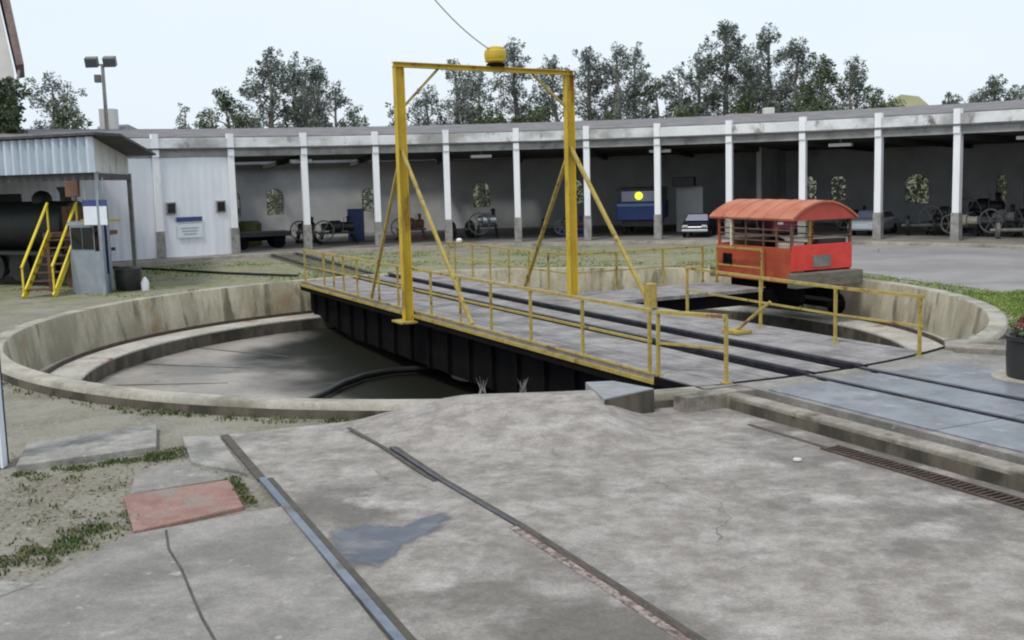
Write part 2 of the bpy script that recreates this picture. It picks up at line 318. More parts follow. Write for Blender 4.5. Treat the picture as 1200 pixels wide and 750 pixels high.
mx = nt.nodes.new('ShaderNodeMix'); mx.data_type = 'RGBA'; mx.inputs[0].default_value = .86; L.new(sky.outputs[0], mx.inputs[6]); L.new(cr.outputs[2], mx.inputs[7]); L.new(mx.outputs[2], bg.inputs[0])
sl = bpy.data.lights.new('sun', 'SUN'); sl.energy = 1.5; sl.angle = R(10); sl.color = (1, .96, .9); so = bpy.data.objects.new('sun', sl); col.objects.link(so)
sd = Vector((math.sin(SUN_ROT)*math.cos(SUN_EL), math.cos(SUN_ROT)*math.cos(SUN_EL), math.sin(SUN_EL)))
so.rotation_euler = sd.to_track_quat('Z', 'Y').to_euler()
sc.view_settings.view_transform = 'Standard'; sc.view_settings.look = 'None'; sc.view_settings.exposure = .30; sc.view_settings.gamma = 1
sc.cycles.use_denoising = True
try: sc.cycles.filter_width = 2.1
except Exception: pass
sc.cycles.max_bounces = 8; sc.cycles.diffuse_bounces = 5

# ------------------------------------------------------------------ ground
def gz(x, y):
    return -.215 + .095*ss(y, 17, 27)
def ground():
    b = MB(); k = 240; rs = [10.35, 10.8, 11.4, 12.2, 13.2, 14.5, 16, 18, 20, 22.6, 26, 32, 39, 50, 70, 100, 160, 260, 420, 700, 1200]
    vs = []; fs = []
    for r in rs:
        for j in range(k):
            t = 2*math.pi*j/k; x = CX+r*math.cos(t); y = CY+r*math.sin(t); vs.append((x, y, gz(x, y)))
    for i in range(len(rs)-1):
        for j in range(k): fs.append((i*k+j, (i+1)*k+j, (i+1)*k+(j+1) % k, i*k+(j+1) % k))
    b.add(vs, fs, True); o = b.build('ground', M['ground']); struct(o)
    # the grassiness of each spot
    a = o.data.attributes.new('grass', 'FLOAT', 'POINT')
    vals = []
    for x, y, z in vs:
        r = math.hypot(x-CX, y-CY)
        g = .25 + .75*ss(y, 24, 33)*(1-ss(r, 21.6, 22.8))
        if r > 40: g = 1
        if x > 9 and 18 < y < 27: g = .8
        vals.append(g)
    a.data.foreach_set('value', vals)
ground()

# asphalt road on the right: a sheet from the pit's edge out to the roundhouse
def road_in(a): 
    a = math.degrees(a)
    pts = [(-45, 14.5), (-30, 12.6), (-18, 13.0), (-2, 13.0), (8, 11.8), (20, 11.6), (32, 12.2), (42, 13.8), (50, 16.5), (58, 19.5), (66, 22.4)]
    for (x0, y0), (x1, y1) in zip(pts[:-1], pts[1:]):
        if x0 <= a <= x1: return y0+(y1-y0)*(a-x0)/(x1-x0)
    return 14.5
rb = MB(); vs = []; fs = []; ka, kr = 70, 14
for i in range(ka+1):
    a = R(-45+111*i/ka); ri = road_in(a)+.08*math.sin(i*1.1)+.06*math.sin(i*2.7)
    for j in range(kr+1):
        p = PC(ri+(22.62-ri)*j/kr, a); vs.append((p.x, p.y, gz(p.x, p.y)+.014))
for i in range(ka):
    for j in range(kr): q0 = i*(kr+1)+j; fs.append((q0, q0+kr+1, q0+kr+2, q0+1))
rb.add(vs, [f[::-1] for f in fs], True); struct(rb.build('road', M['asphalt']))

# ------------------------------------------------------------------ turntable pit
pit = thing('turntable_pit', PC(0, 0, -1.4), 'large round concrete pit with stained pale wall, ledge and wet floor with bridge shade painted in dark', 'pit')
fb = MB(); k = 120; rs = [(0, -1.62), (2, -1.58), (4, -1.50), (6, -1.42), (8, -1.35), (8.86, -1.31)]
fb.ring([(r, z) for r, z in rs], 0, 2*math.pi, k); fb.build('floor', M['pitfloor_shaded'], pit)
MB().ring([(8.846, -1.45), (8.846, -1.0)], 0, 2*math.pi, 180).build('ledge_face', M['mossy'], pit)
MB().ring([(8.85, -1.0), (8.85, -.97), (8.88, -.95), (9.97, -.94)], 0, 2*math.pi, 180).build('ledge', M['ledge'], pit)
MB().ring([(9.96, -1.0), (10.10, -.02), (10.12, 0)], 0, 2*math.pi, 220).build('wall', M['pitwall'], pit)
# rim lip; it is broken by the approach platform
A0, A1 = R(-74), R(-40)
rimb = MB().ring([(10.11, -.09), (10.11, -.018), (10.13, 0), (10.42, .002), (10.44, -.015), (10.455, -.09)], A1, A0+2*math.pi, 260, close=True); rimb.build('rim', M['rim'], pit)
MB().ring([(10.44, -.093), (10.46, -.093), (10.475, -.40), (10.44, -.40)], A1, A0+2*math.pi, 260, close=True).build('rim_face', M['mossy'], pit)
MB().ring([(9.62, -.94), (9.62, -.86), (9.68, -.86), (9.68, -.94)], 0, 2*math.pi, 200, close=True).build('ring_rail', M['rust'], pit)
ctr = MB().lathe(PC(0, 0, -1.5), [(1.1, 0), (1.1, .25), (.9, .3), (.45, .3), (.45, .6)], 32).build('centre_pivot', M['greymach'], pit)
# pale streaks and joints on the floor
for a in (R(152), R(168), R(186), R(205), R(232), R(20), R(50), R(-10)):
    MB().bar(PC(6, a, -1.418), PC(8.8, a+.02, -1.310), .04, .012).build('floor_joint', M['dirtdark'], pit)
tag(MB().tube([Vector(p) for p in ((-4.1, 21.7, -1.37), (-3.89, 22.61, -1.38), (-3.68, 23.89, -1.41), (-3.34, 24.87, -1.43), (-2.81, 25.45, -1.43), (-2.0, 25.76, -1.44), (-.9, 25.8, -1.44))], .075, 10).build('hose', M['hose']),
    'thick black hose lying in a curve on the wet pit floor', 'hose')

# ------------------------------------------------------------------ foreground paving
def sheet(name, poly, z, th, m, bev=0):
    b = MB().prism(poly, z-th, z); return struct(b.build(name, m, bevel=bev))
def slab_h(x, y):
    return -.185 + .305*ss(y, 12.0, 14.6)*ss(x, -2.3, -.5)*(1-ss(x, 1.02, 1.78))
def railx(y): return -3.66+(13.94-y)/2.30
def foreground():
    b = MB(); nx, ny = 96, 90; vs = []; fs = []
    K = lambda x: 13.99-(x-3.2)*1.82
    for i in range(nx+1):
        x = -3.62+(9.4+3.62)*i/nx
        arc = CY-math.sqrt(max(0, 10.47**2-(x-CX)**2))
        if x < -1.6: top = 13.94+(x+3.66)*.393
        elif x < 3.0: top = arc
        else: top = min(arc, K(x)) if x > 3.12 else arc
        low = 13.94-(x+3.66)*2.30 if x < 1.1 else 2.4
        low = max(2.4, low); top = max(top, low+.01)
        for j in range(ny+1):
            y = low+(top-low)*(j/ny); vs.append((x, y, slab_h(x, y)+.004*math.sin(x*1.7+y)))
    for i in range(nx):
        for j in range(ny): a = i*(ny+1)+j; fs.append((a, a+ny+1, a+ny+2, a+1))
    b.add(vs, fs, True); return struct(b.build('pavement', M['slab']))
foreground()
# dark retaining face of the raised hump, towards the recess, and the level cover plate lying on it
tag(MB().add([(.98, 15.16, .13), (1.36, 15.2, .13), (1.84, 14.58, .13), (1.14, 13.98, .13), (.98, 15.16, -.25), (1.36, 15.2, -.25), (1.84, 14.58, -.25), (1.14, 13.98, -.0)],
    [(0, 3, 2, 1), (0, 1, 5, 4), (1, 2, 6, 5), (2, 3, 7, 6), (3, 0, 4, 7)]).build('concrete_block', M['blocktop']), 'grey level concrete cover block with dark side at the slab corner beside the bridge end', 'block')
blk = bpy.data.objects['concrete_block']
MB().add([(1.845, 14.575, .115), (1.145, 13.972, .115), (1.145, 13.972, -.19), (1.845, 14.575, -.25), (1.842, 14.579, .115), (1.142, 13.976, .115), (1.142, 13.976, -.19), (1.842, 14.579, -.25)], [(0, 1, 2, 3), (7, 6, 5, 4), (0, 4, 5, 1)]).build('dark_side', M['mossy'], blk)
# wing wall closing the platform on the pit side
tag(MB().frame((2.68, 14.80, -.115), Vector((.50, .235, 0)), Vector((-.07, .14, 0)), (0, 0, .135)).build('wing_wall', M['kerb'], bevel=.015), 'short low concrete wall end beside the bridge end and drain recess', 'wall')

# approach platform, flush with the bridge deck
plat = [W(10.55+.0, -2.02), W(30, -2.02), W(30, 9), W(13, 9), W(10.6, 4.5)]
# inner edge follows the pit rim
arc = [PC(10.16, R(a)) for a in (-44, -50, -56, -62, -68, -70.5)]
poly = [W(30, -2.02), W(30, 7.5), Vector((12, 17.6, 0)), Vector((7.6, 17.05, 0)), Vector((6.95, 17.45, 0))] + arc
ap = thing('track_platform', W(13, 0, -.2), 'raised concrete approach track bed joining the near end of the bridge', 'platform')
MB().prism([(p.x, p.y) for p in poly], -.45, -.004).build('concrete_bed', M['slab2'], ap)
kb = MB(); kb.bbox(10.62, -2.26, -.5, 30, -2.015, .004); kb.build('kerb', M['kerb'], ap, bevel=.02)
MB().bbox(10.75, -2.275, -.3, 30, -2.262, -.05).build('kerb_face', M['mossy'], ap)
for n0, n1 in ((-1.62, -.58), (-.42, .42), (.58, 1.9)):
    for i, (u0, u1) in enumerate(((10.66+max(0, -n0)*.05, 13.6), (13.62, 17.2), (17.22, 22), (22.02, 30))):
        MB().bbox(u0, n0, -.002, u1, n1, .012).build('steel_plate', M['plate'], ap)
MB().ring([(10.09, -.03), (10.09, .006), (10.17, .006), (10.17, -.03)], R(-70.5), R(-43), 40, close=True).build('gap_edge', M['darksteel'], ap)
for n_ in (-.5, .5):
    MB().bbox(10.22, n_-.035, -.01, 30, n_+.035, .03).build('rail', M['rail'], ap)
    MB().bbox(10.5, n_-.08, -.001, 30, n_+.08, .003).build('flangeway', M['darksteel'], ap)
# drain at the kerb foot: slot, then grating
drain = thing('drain', W(15, -2.6, -.18), 'long rusty slotted drain grating along the foot of the platform kerb', 'drain')
MB().bbox(11.6, -2.66, -.19, 13.0, -2.60, -.178).build('slot', M['crack'], drain)
db = MB().bbox(13.0, -2.72, -.22, 24, -2.48, -.180).build('channel', M['darksteel'], drain)
gb = MB()
for i in range(150):
    u = 13.02+i*.073; gb.bbox(u, -2.70, -.180, u+.028, -2.50, -.170)
gb.bbox(13.0, -2.73, -.19, 24, -2.70, -.168); gb.bbox(13.0, -2.50, -.19, 24, -2.47, -.168); gb.build('grate', M['rust'], drain)
# kerb step where the right end of the pit wall meets the platform
tag(MB().prism([(6.9, 17.75), (7.15, 18.45), (13, 17.5), (13, 16.9), (7.65, 17.3)], -.3, .06).build('low_wall', M['kerb'], bevel=.02), 'low concrete kerb wall at the right rim end behind the black planter', 'wall')
tag(MB().lathe((7.75, 18.75, -.12), [(.05, 0), (.22, .02), (.24, .09), (.16, .17), (.05, .2)], 9).build('rock', M['slab3']), 'pale boulder lying at the right end of the pit rim', 'rock')

# old rails let into the foreground slab
def strip_pts(pts, w_, z0, h, name, m, parent=None):
    b = MB()
    for a, c in zip(pts[:-1], pts[1:]):
        a = Vector((a[0], a[1], slab_h(a[0]+.3, a[1])+z0)); c = Vector((c[0], c[1], slab_h(c[0]+.3, c[1])+z0)); b.bar(a, c, w_, h)
    return b.build(name, m, parent)
t = thing('sunken_rail', (-2.3, 10.6, -.18), 'worn blue-grey steel rail set into the slab edge at lower left', 'rail')
P1 = (-3.66, 13.9); P2 = (1.3, 2.5)
lerp = lambda t_: (P1[0]+(P2[0]-P1[0])*t_, P1[1]+(P2[1]-P1[1])*t_)
strip_pts([lerp(.19), lerp(1)], .075, .012, .03, 'rail_head', M['wornrail'], t)
MB().bar(Vector((lerp(.19)[0]+.075, lerp(.19)[1]+.03, -.178)), Vector((lerp(1)[0]+.075, lerp(1)[1]+.03, -.178)), .06, .012).build('flangeway', M['crack'], t)
strip_pts([lerp(0), lerp(.19)], .10, .004, .012, 'buried_end', M['crack'], t)
t = thing('buried_rail', (-.8, 11.5, -.18), 'thin dark rusty rail half buried across the middle of the foreground slab', 'rail')
q = [(-2.05, 13.95), (-1.45, 12.8), (-.8, 11.5), (.0, 9.9), (.74, 8.28), (1.13, 7.4), (2.9, 3.6)]
def off(pts, dx): return [(x+dx, y+dx*.4) for x, y in pts]
strip_pts(q[1:4], .035, .005, .02, 'rail_head', M['rail'], t)
strip_pts(off(q[1:], .045), .05, .001, .012, 'flangeway', M['crack'], t)
strip_pts(off(q[3:], .0), .03, .004, .014, 'rusty_length', M['rust'], t)
strip_pts(off(q[3:], -.03), .12, .002, .010, 'rubble_strip', M['rubble'], t)
strip_pts(off(q[:3], -.05), .05, -.001, .010, 'flangeway', M['crack'], t)

# left hand paving pieces and bare earth
sheet('pavement', [(railx(10.72)-.04, 10.72), (-3.53, 9.97), (-3.85, 8.9), (-4.6, 7.4), (-5.2, 5.2), (-5.2, 2.2), (1.3, 2.2)], -.178, .1, M['slab2'], .01)
sheet('pavement', [(-3.90, 8.72), (-4.7, 8.95), (-7, 9.1), (-7, 4), (-5.25, 5.0), (-4.65, 7.4)], -.165, .1, M['slab3'], .012)
def slabthing(poly, z, m, lab):
    tag(MB().prism(poly, z-.12, z).build('paving_slab', m, bevel=.014), lab, 'slab')
slabthing([(-5.66, 12.45), (-6.0, 13.55), (-4.68, 14.45), (-4.30, 13.2)], -.13, M['slab3'], 'long pale loose paving slab on the bare ground left of the sunken rail')
slabthing([(-4.18, 13.85), (-3.72, 13.85), (-2.98, 12.05), (-3.7, 12.55)], -.17, M['slab3'], 'small pale triangular paving slab against the top end of the sunken rail')
slabthing([(-4.03, 11.22), (-3.06, 11.73), (-2.68, 10.72), (-3.53, 10.02)], -.168, M['slabred'], 'faded red paving slab between the weeds and the sunken rail')
slabthing([(-4.25, 12.25), (-3.75, 12.5), (-3.1, 11.85), (-4.0, 11.35)], -.185, M['slab2'], 'low grey earth-stained paving slab above the red slab')
# joint between the lower left slabs
cb = MB()
for a, c in zip([(-3.24, 10.05), (-3.05, 9.5), (-2.79, 8.98), (-2.5, 8.3), (-2.33, 7.91)], [(-3.05, 9.5), (-2.79, 8.98), (-2.5, 8.3), (-2.33, 7.91), (-1.2, 5.6)]):
    cb.bar((a[0], a[1], -.177), (c[0], c[1], -.177), .022, .006)
struct(cb.build('pavement_joint', M['crack']))
pp = [(-1.69, 9.89), (-1.55, 10.02), (-1.4, 10.05), (-1.2, 9.98), (-1.06, 9.95), (-.9, 10.2), (-.7, 10.37), (-.62, 10.2), (-.74, 9.8), (-.85, 9.62), (-1.0, 9.45), (-1.03, 9.15), (-1.15, 8.95), (-1.31, 8.92), (-1.46, 9.05), (-1.55, 9.25), (-1.66, 9.6)]
pcx = sum(p_[0] for p_ in pp)/len(pp); pcy = sum(p_[1] for p_ in pp)/len(pp)
def prox(p_, f_):
    dx, dy = p_[0]-pcx, p_[1]-pcy; return (pcx+dx*f_, pcy+dy*f_)
npp = len(pp); vs = []
for f_ in (1.22, .98, .72, .3):
    for p_ in pp: x, y = prox(p_, f_); vs.append((x, y, slab_h(x, y)+.008))
vs.append((pcx, pcy, slab_h(pcx, pcy)+.008)); fs = [(k_*npp+i, k_*npp+(i+1) % npp, (k_+1)*npp+(i+1) % npp, (k_+1)*npp+i) for k_ in range(3) for i in range(npp)]+[(3*npp+i, 3*npp+(i+1) % npp, 4*npp) for i in range(npp)]
po = MB().add(vs, fs, True).build('puddle', M['puddle']); struct(po)
at_ = po.data.attributes.new('wet', 'FLOAT', 'POINT'); at_.data.foreach_set('value', [0.]*npp+[.45]*npp+[.9]*npp+[1.]*npp+[1.])
m_ = M['puddle']; nt_ = m_.node_tree; b_ = nt_.nodes['Principled BSDF']; an = nt_.nodes.new('ShaderNodeAttribute'); an.attribute_name = 'wet'
nn_ = nt_.nodes.new('ShaderNodeTexNoise'); nn_.inputs['Scale'].default_value = 7; nn_.inputs['Detail'].default_value = 8; gg = nt_.nodes.new('ShaderNodeNewGeometry'); nt_.links.new(gg.outputs['Position'], nn_.inputs[0])
ad = nt_.nodes.new('ShaderNodeMath'); ad.operation = 'ADD'; nt_.links.new(an.outputs['Fac'], ad.inputs[0]); nt_.links.new(nn_.outputs[0], ad.inputs[1])
mr_n = nt_.nodes.new('ShaderNodeMapRange'); mr_n.inputs[1].default_value = .75; mr_n.inputs[2].default_value = 1.25; mr_n.inputs[4].default_value = .85; nt_.links.new(ad.outputs[0], mr_n.inputs[0]); nt_.links.new(mr_n.outputs[0], b_.inputs['Alpha'])
sb = MB()
for i in range(700):
    if i < 450: x = rnd.uniform(-6.5, -2.9); y = rnd.uniform(8.8, 14.5)
    else: a = R(rnd.uniform(185, 262)); r_ = rnd.uniform(10.6, 13.5); p = PC(r_, a); x, y = p.x, p.y
    if x > railx(y)-.05 or y > 14.6 and i < 450: continue
    s_ = rnd.uniform(.008, .028); vs = [(x+s_*rnd.uniform(.6, 1.3)*dx, y+s_*rnd.uniform(.6, 1.3)*dy, gz(x, y)+s_*dz) for dx, dy, dz in ((1, 0, 0), (0, 1, 0), (-1, 0, 0), (0, -1, 0), (0, 0, 1.0))]
    sb.add(vs, [(0, 1, 4), (1, 2, 4), (2, 3, 4), (3, 0, 4)])
struct(sb.build('gravel', M['pebble']), 'stuff', 'loose pebbles on the bare ground left of the slab', 'gravel')

def blades(name, spots, m, lab, n=40, h=(.04, .12), wide=.012):
    b = MB()
    for x, y, z, r_, dens in spots:
        for i in range(int(n*dens)):
            a = rnd.uniform(0, 6.28); q_ = r_*math.sqrt(rnd.random()); px, py = x+q_*math.cos(a), y+q_*math.sin(a)
            hh = rnd.uniform(*h)*(1.2-.6*q_/r_); t_ = rnd.uniform(0, 6.28); lx, ly = math.cos(t_)*hh*.5, math.sin(t_)*hh*.5; wx, wy = -math.sin(t_)*wide, math.cos(t_)*wide
            b.add([(px-wx, py-wy, z), (px+wx, py+wy, z), (px+lx*.4+wx*.9, py+ly*.4+wy*.9, z+hh*.7), (px+lx, py+ly, z+hh), (px+lx*.4-wx*.9, py+ly*.4-wy*.9, z+hh*.7)], [(0, 1, 2, 3, 4)])
    o = b.build(name, m); struct(o, 'stuff', lab, 'weeds'); return o
sp = []
for i in range(46):
    t_ = rnd.random(); sp.append((-4.4+t_*.75+rnd.gauss(0, .16), 9.15+t_*1.55+rnd.gauss(0, .2), -.21, .13, rnd.uniform(.15, .8)))
for i in range(26):
    t_ = rnd.random(); sp.append((-5.6+t_*1.6, 12.28+t_*.72+rnd.gauss(0, .05), -.21, .10, rnd.uniform(.1, .6)))
for i in range(16): sp.append((-4.15+rnd.gauss(0, .12), 12.98+rnd.gauss(0, .1), -.2, .16, .9))
for i in range(14):
    t_ = rnd.random(); sp.append((-3.05+t_*.40, 11.8-t_*.95, -.19, .08, .7))
for i in range(30): sp.append((rnd.uniform(-6.2, -4.2), rnd.uniform(9.6, 12.2), -.2, .12, .25))
blades('weeds', sp, M['weed'], 'low green weeds growing round the loose paving slabs', 55, (.015, .055), .010)
sp = []
for i in range(420):
    a = R(rnd.uniform(-20, 62)); r_ = rnd.uniform(10.7, 11.9); p = PC(r_, a); sp.append((p.x, p.y, gz(p.x, p.y), .3, .12 if a > R(8) else .22))
for i in range(130):
    p = (rnd.uniform(9.4, 12.4), rnd.uniform(19.4, 24.4))
    if math.hypot(p[0]-CX, p[1]-CY) < 10.9: continue
    sp.append((p[0], p[1], gz(*p), .35, .8))
for i in range(420):
    p = PC(rnd.uniform(10.8, 13.3), R(rnd.uniform(-20, 6))); sp.append((p.x, p.y, gz(p.x, p.y), .3, 1))
blades('grass', sp, M['grass'], 'bright green grass between the right pit rim and the road', 60, (.02, .07), .016)
sp = []
for i in range(1500):
    a = R(rnd.uniform(48, 150)); r_ = rnd.uniform(10.7, 21.5); p = PC(r_, a)
    if math.sin(p.x*.9)+math.cos(p.y*1.3+p.x*.4) > -.1: sp.append((p.x, p.y, gz(p.x, p.y), .4, .22))
blades('grass', sp, M['grass'], 'thin short grass on the yard in front of the roundhouse', 46, (.02, .07), .02)
sp = []
for i in range(360):
    a = R(rnd.uniform(178, 262)); r_ = 10.5+abs(rnd.gauss(0, .12)); p = PC(r_, a); sp.append((p.x, p.y, gz(p.x, p.y), rnd.uniform(.04, .14), rnd.uniform(.02, .26)*(1 if math.sin(a*9) > -.2 else .3)))
blades('grass', sp, M['weed'], 'sparse grass along the outer foot of the pit rim', 40, (.02, .07), .012)
lt = MB()
for i in range(1500):
    x = rnd.uniform(-6.6, -2.9); y = rnd.uniform(8.8, 13.4) if rnd.random() < .7 else rnd.uniform(10.6, 12.4)
    if x > railx(y)-.1: continue
    s_ = rnd.uniform(.008, .03); a = rnd.uniform(0, 6.28); c, d_ = math.cos(a)*s_, math.sin(a)*s_; z = gz(x, y)+.006
    lt.add([(x-c, y-d_, z), (x+d_*.5, y-c*.5, z+.008), (x+c, y+d_, z), (x-d_*.5, y+c*.5, z+.004)], [(0, 1, 2, 3)])
struct(lt.build('leaf_litter', M['litter']), 'stuff', 'dry brown leaf litter on the bare ground', 'leaf litter')
# dry stalks on the slab edge
for px, lab in ((-.42, 'left'), (.12, 'right')):
    b = MB()
    for i in range(16):
        a = rnd.uniform(0, 6.28); l = rnd.uniform(.10, .30); tx = px+.10*math.cos(a)*l*3; b.tube([(px+.05*math.cos(a*3), 14.66+.03*math.sin(a), .10), (px+.4*(tx-px), 14.67, .1+l*.4), (tx, 14.68, .1+l*.8)], [.003, .0025, .001], 4)
    tag(b.build('dry_grass_tuft', M['slab3']), 'dry pale grass tuft on the slab edge above the pit, the %s one of two' % lab, 'grass tuft', 'dry grass tufts on the slab edge')

# ------------------------------------------------------------------ turntable bridge
br = thing('turntable_bridge', W(0, 0, 0), 'long dark steel railway turntable bridge with plank walkways across the pit', 'bridge')
U0, U1 = -9.75, 10.15
for s_ in (-1, 1):
    b = MB(); n_ = s_*1.98
    prof = [(U0+.1, -.10), (U1-.1, -.10), (U1-.1, -.86), (6.2, -1.24), (-6.0, -1.24), (U0+.1, -.86)]
    vs = [W(u, n_-.02, z) for u, z in prof]+[W(u, n_+.02, z) for u, z in prof]
    b.add(vs, [(0, 1, 2, 3, 4, 5), (11, 10, 9, 8, 7, 6)]+[(i, i+6, (i+1) % 6+6, (i+1) % 6) for i in range(6)])
    for i in range(18):
        u = U0+.7+i*1.09; zb = -.86-.36*min(1, min(u-U0, U1-u)/3.9); b.bbox(u-.03, n_-.11, zb, u+.03, n_+.11, -.12)
    b.bbox(U0, n_-.13, -.14, U1, n_+.13, -.10)
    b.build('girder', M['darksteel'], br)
xb = MB()
for i in range(11): xb.bbox(U0+.6+i*1.85, -1.96, -.55, U0+.72+i*1.85, 1.96, -.14)
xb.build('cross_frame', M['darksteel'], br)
def planks(u0, u1, n0, n1, name, pw=.24):
    b = MB(); n_ = n0
    while n_ < n1-.02:
        u = u0
        while u < u1-.01:
            ln = min(rnd.uniform(2.4, 3.6), u1-u); zz = rnd.uniform(-.004, .004)
            b.bbox(u+.004, n_+.004, -.10+zz, u+ln-.004, min(n_+pw, n1)-.004, -.012+zz); u += ln
        n_ += pw
    return b.build(name, M['deck'], br)
planks(U0, U1, -2.22, -.655, 'walkway'); planks(U0, U1, .715, 2.42, 'walkway'); planks(U0, U1, -.285, .345, 'centre_deck')
MB().bbox(U0, -2.29, -.135, 8.95, -2.235, -.075).build('edge_strip', M['yellow'], br)
MB().bbox(8.96, -2.28, -.135, U1-.1, -2.235, -.02).build('end_angle', M['darksteel'], br)
MB().bbox(U0, -2.235, -.012, 9.0, -2.205, .02).build('toe_board', M['yellow'], br)
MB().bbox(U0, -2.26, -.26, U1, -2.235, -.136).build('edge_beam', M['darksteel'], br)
for s_ in (-1, 1):
    n_ = s_*.5
    rb_ = MB(); rb_.bbox(U0, n_-.065, -.08, U1+.05, n_+.065, -.06); rb_.bbox(U0, n_-.012, -.06, U1+.05, n_+.012, .035); rb_.bbox(U0, n_-.036, .035, U1+.05, n_+.036, .075); rb_.build('rail', M['rail'], br)
    MB().bbox(U0, n_+.085, -.08, U1, n_+.21, .02).build('guard_timber', M['darksteel'], br)
    MB().bbox(U0, n_-.15, -.08, U1, n_-.085, .0).build('guard_timber', M['darksteel'], br)
# outrigger walkway to the rail tractor
ob = MB()
for i in range(17): ob.bbox(-1.6, 2.43+i*.245, -.10, .45, 2.66+i*.245, -.015)
ob.build('outrigger_deck', M['deck'], br)
for u in (-1.4, .25): MB().bbox(u-.07, 2.43, -.42, u+.07, 7.2, -.105).build('outrigger_beam', M['darksteel'], br)
# end wheels on the ring rail
for e, u in ((-1, U0+.9), (1, U1-1.0)):
    for n_ in (-1.35, 1.35):
        MB().lathe(W(u, n_, -.55), [(.30, -.08), (.34, -.08), (.34, -.05), (.31, -.045), (.30, .08), (.08, .09)], 20, axis=D).build('wheel', M['darksteel'], br)
# locking lever
lv = thing('locking_lever', W(6.2, 1.3, 0), 'pale yellow slanting lever with base plate on the far bridge walkway', 'lever')
MB().tube([W(6.2, 1.32, .03), W(7.0, 1.45, .62)], .032).build('handle', M['yellow'], lv)
MB().bbox(6.0, 1.15, -.005, 6.45, 1.5, .06).build('base', M['yellow'], lv, bevel=.01)

def railing(name, path, posts, lab, h=.93, mid=.47, post=.045, gap=(), thick=()):
    """path: list of (u,n); posts: list of (u,n)"""
    t_ = thing(name, W(*path[0]), lab, 'railing')
    for u, n_ in posts:
        b = MB(); b.frame(W(u, n_, (h-.02)/2), D*post/2, N*post/2, (0, 0, (h-.02)/2)); b.bbox(u-.06, n_-.06, -.012, u+.06, n_+.06, .004); b.build('post', M['yellow'], t_)
    tr = MB(); mr_ = MB()
    for i, (a, c) in enumerate(zip(path[:-1], path[1:])):
        tr.bar(W(*a, h), W(*c, h), .05 if i not in thick else .11, .05)
        mr_.bar(W(*a, mid), W(*c, mid), .035, .035)
    tr.build('top_rail', M['yellow'], t_); mr_.build('mid_rail', M['yellow'], t_); return t_
nn = -2.18
r1 = railing('railing', [(-9.5, nn), (8.75, nn)], [(-9.45, nn), (-7.57, nn), (-6.7, nn), (-5.85, nn), (-4.73, nn), (-3.11, nn), (-1.8, nn), (.2, nn), (1.75, nn), (3.22, nn), (4.87, nn), (6.72, nn), (8.7, nn)], 'long yellow pipe railing along the near edge of the bridge')
railing('railing', [(8.93, nn), (9.98, -1.75)], [(8.93, nn), (9.98, -1.75)], 'short yellow gate railing at the near end of the bridge, beside a double post', thick=(0,))
fn = 2.3
railing('railing', [(-9.4, fn), (-1.75, fn), (-1.75, 6.35)], [(-9.3, fn), (-8.78, fn), (-7.5, fn), (-6.3, fn), (-5.1, fn), (-3.9, fn), (-2.8, fn), (-1.75, fn), (-1.75, 3.7), (-1.75, 5.1), (-1.75, 6.35)], 'yellow railing on the far edge of the bridge, turning to the red tractor')
railing('railing', [(3.25, 2.3), (5.9, 2.1), (8.09, 1.95), (9.98, 2.0)], [(3.3, 2.3), (5.93, 2.1), (8.09, 1.95), (9.9, 2.0)], 'yellow four-post railing on the far edge at the right end of the bridge')
railing('railing', [(.35, 6.62), (-1.5, 6.62)], [(.35, 6.62), (-1.5, 6.62)], 'short yellow two-post railing along the side of the red tractor')

# gantry
gt = thing('gantry', W(-.75, 0, 0), 'tall yellow steel portal gantry standing over the turntable bridge', 'gantry')
for n_ in (-2.36, 1.85):
    b = MB(); zt = 5.33 if n_ < 0 else 5.20; b.bbox(-.84, n_-.105, -.2, -.66, n_-.09, zt); b.bbox(-.84, n_+.09, -.2, -.66, n_+.105, zt); b.bbox(-.76, n_-.09, -.2, -.74, n_+.09, zt)
    p_ = b.build('post', M['gyellow'], gt, bevel=.006)
    MB().bbox(-1.05, n_-.28, -.24, -.42, n_+.28, -.20).build('foot_plate', M['yellow'], p_)
bm_ = MB()
for dz_, w__, h__ in ((.008, .18, .016), (.098, .18, .016), (.053, .03, .074)): bm_.bar(W(-.75, -2.48, 5.33+dz_), W(-.75, 1.97, 5.20+dz_), w__, h__)
bm_.build('crossbeam', M['gyellow'], gt)
for s_, n_ in ((1, -2.36), (-1, 1.85)):
    MB().bar(W(-.75, n_+s_*.11, 4.5), W(-.75, n_+s_*.95, 5.32 if n_ < 0 else 5.22), .05, .05).build('knee_brace', M['yellow'], gt)
    for du in (-3.0, 3.0):
        MB().bar(W(-.75, n_+(.0 if n_ < 0 else .02), 3.55), W(-.75+du, n_+(.2 if n_ < 0 else .25), .02), .065 if n_ < 0 else .085, .06).build('brace', M['yellow'], gt)
        if n_ > 0 and du > 0: MB().bbox(2.15, n_+.12, 0.0, 2.35, n_+.34, .55).build('brace_foot', M['yellow'], gt, bevel=.02)
cb_ = MB(); cb_.lathe(W(-.75, -.02, 5.44), [(.15, 0), (.22, .03), (.245, .06), (.225, .075), (.24, .10), (.25, .19), (.24, .28), (.20, .31), (.20, .335), (.12, .375), (.05, .38)], 12); cb_.build('slip_ring_housing', M['gyellow'], gt)
MB().lathe(W(-.75, -.02, 5.36), [(.21, 0), (.21, .07), (.17, .085)], 16).build('housing_base', M['darksteel'], gt)
MB().lathe(W(-.75, 2.06, 4.75), [(.03, 0), (.08, .03), (.09, .1), (.03, .17)], 10).build('insulator', M['lampwhite'], gt)
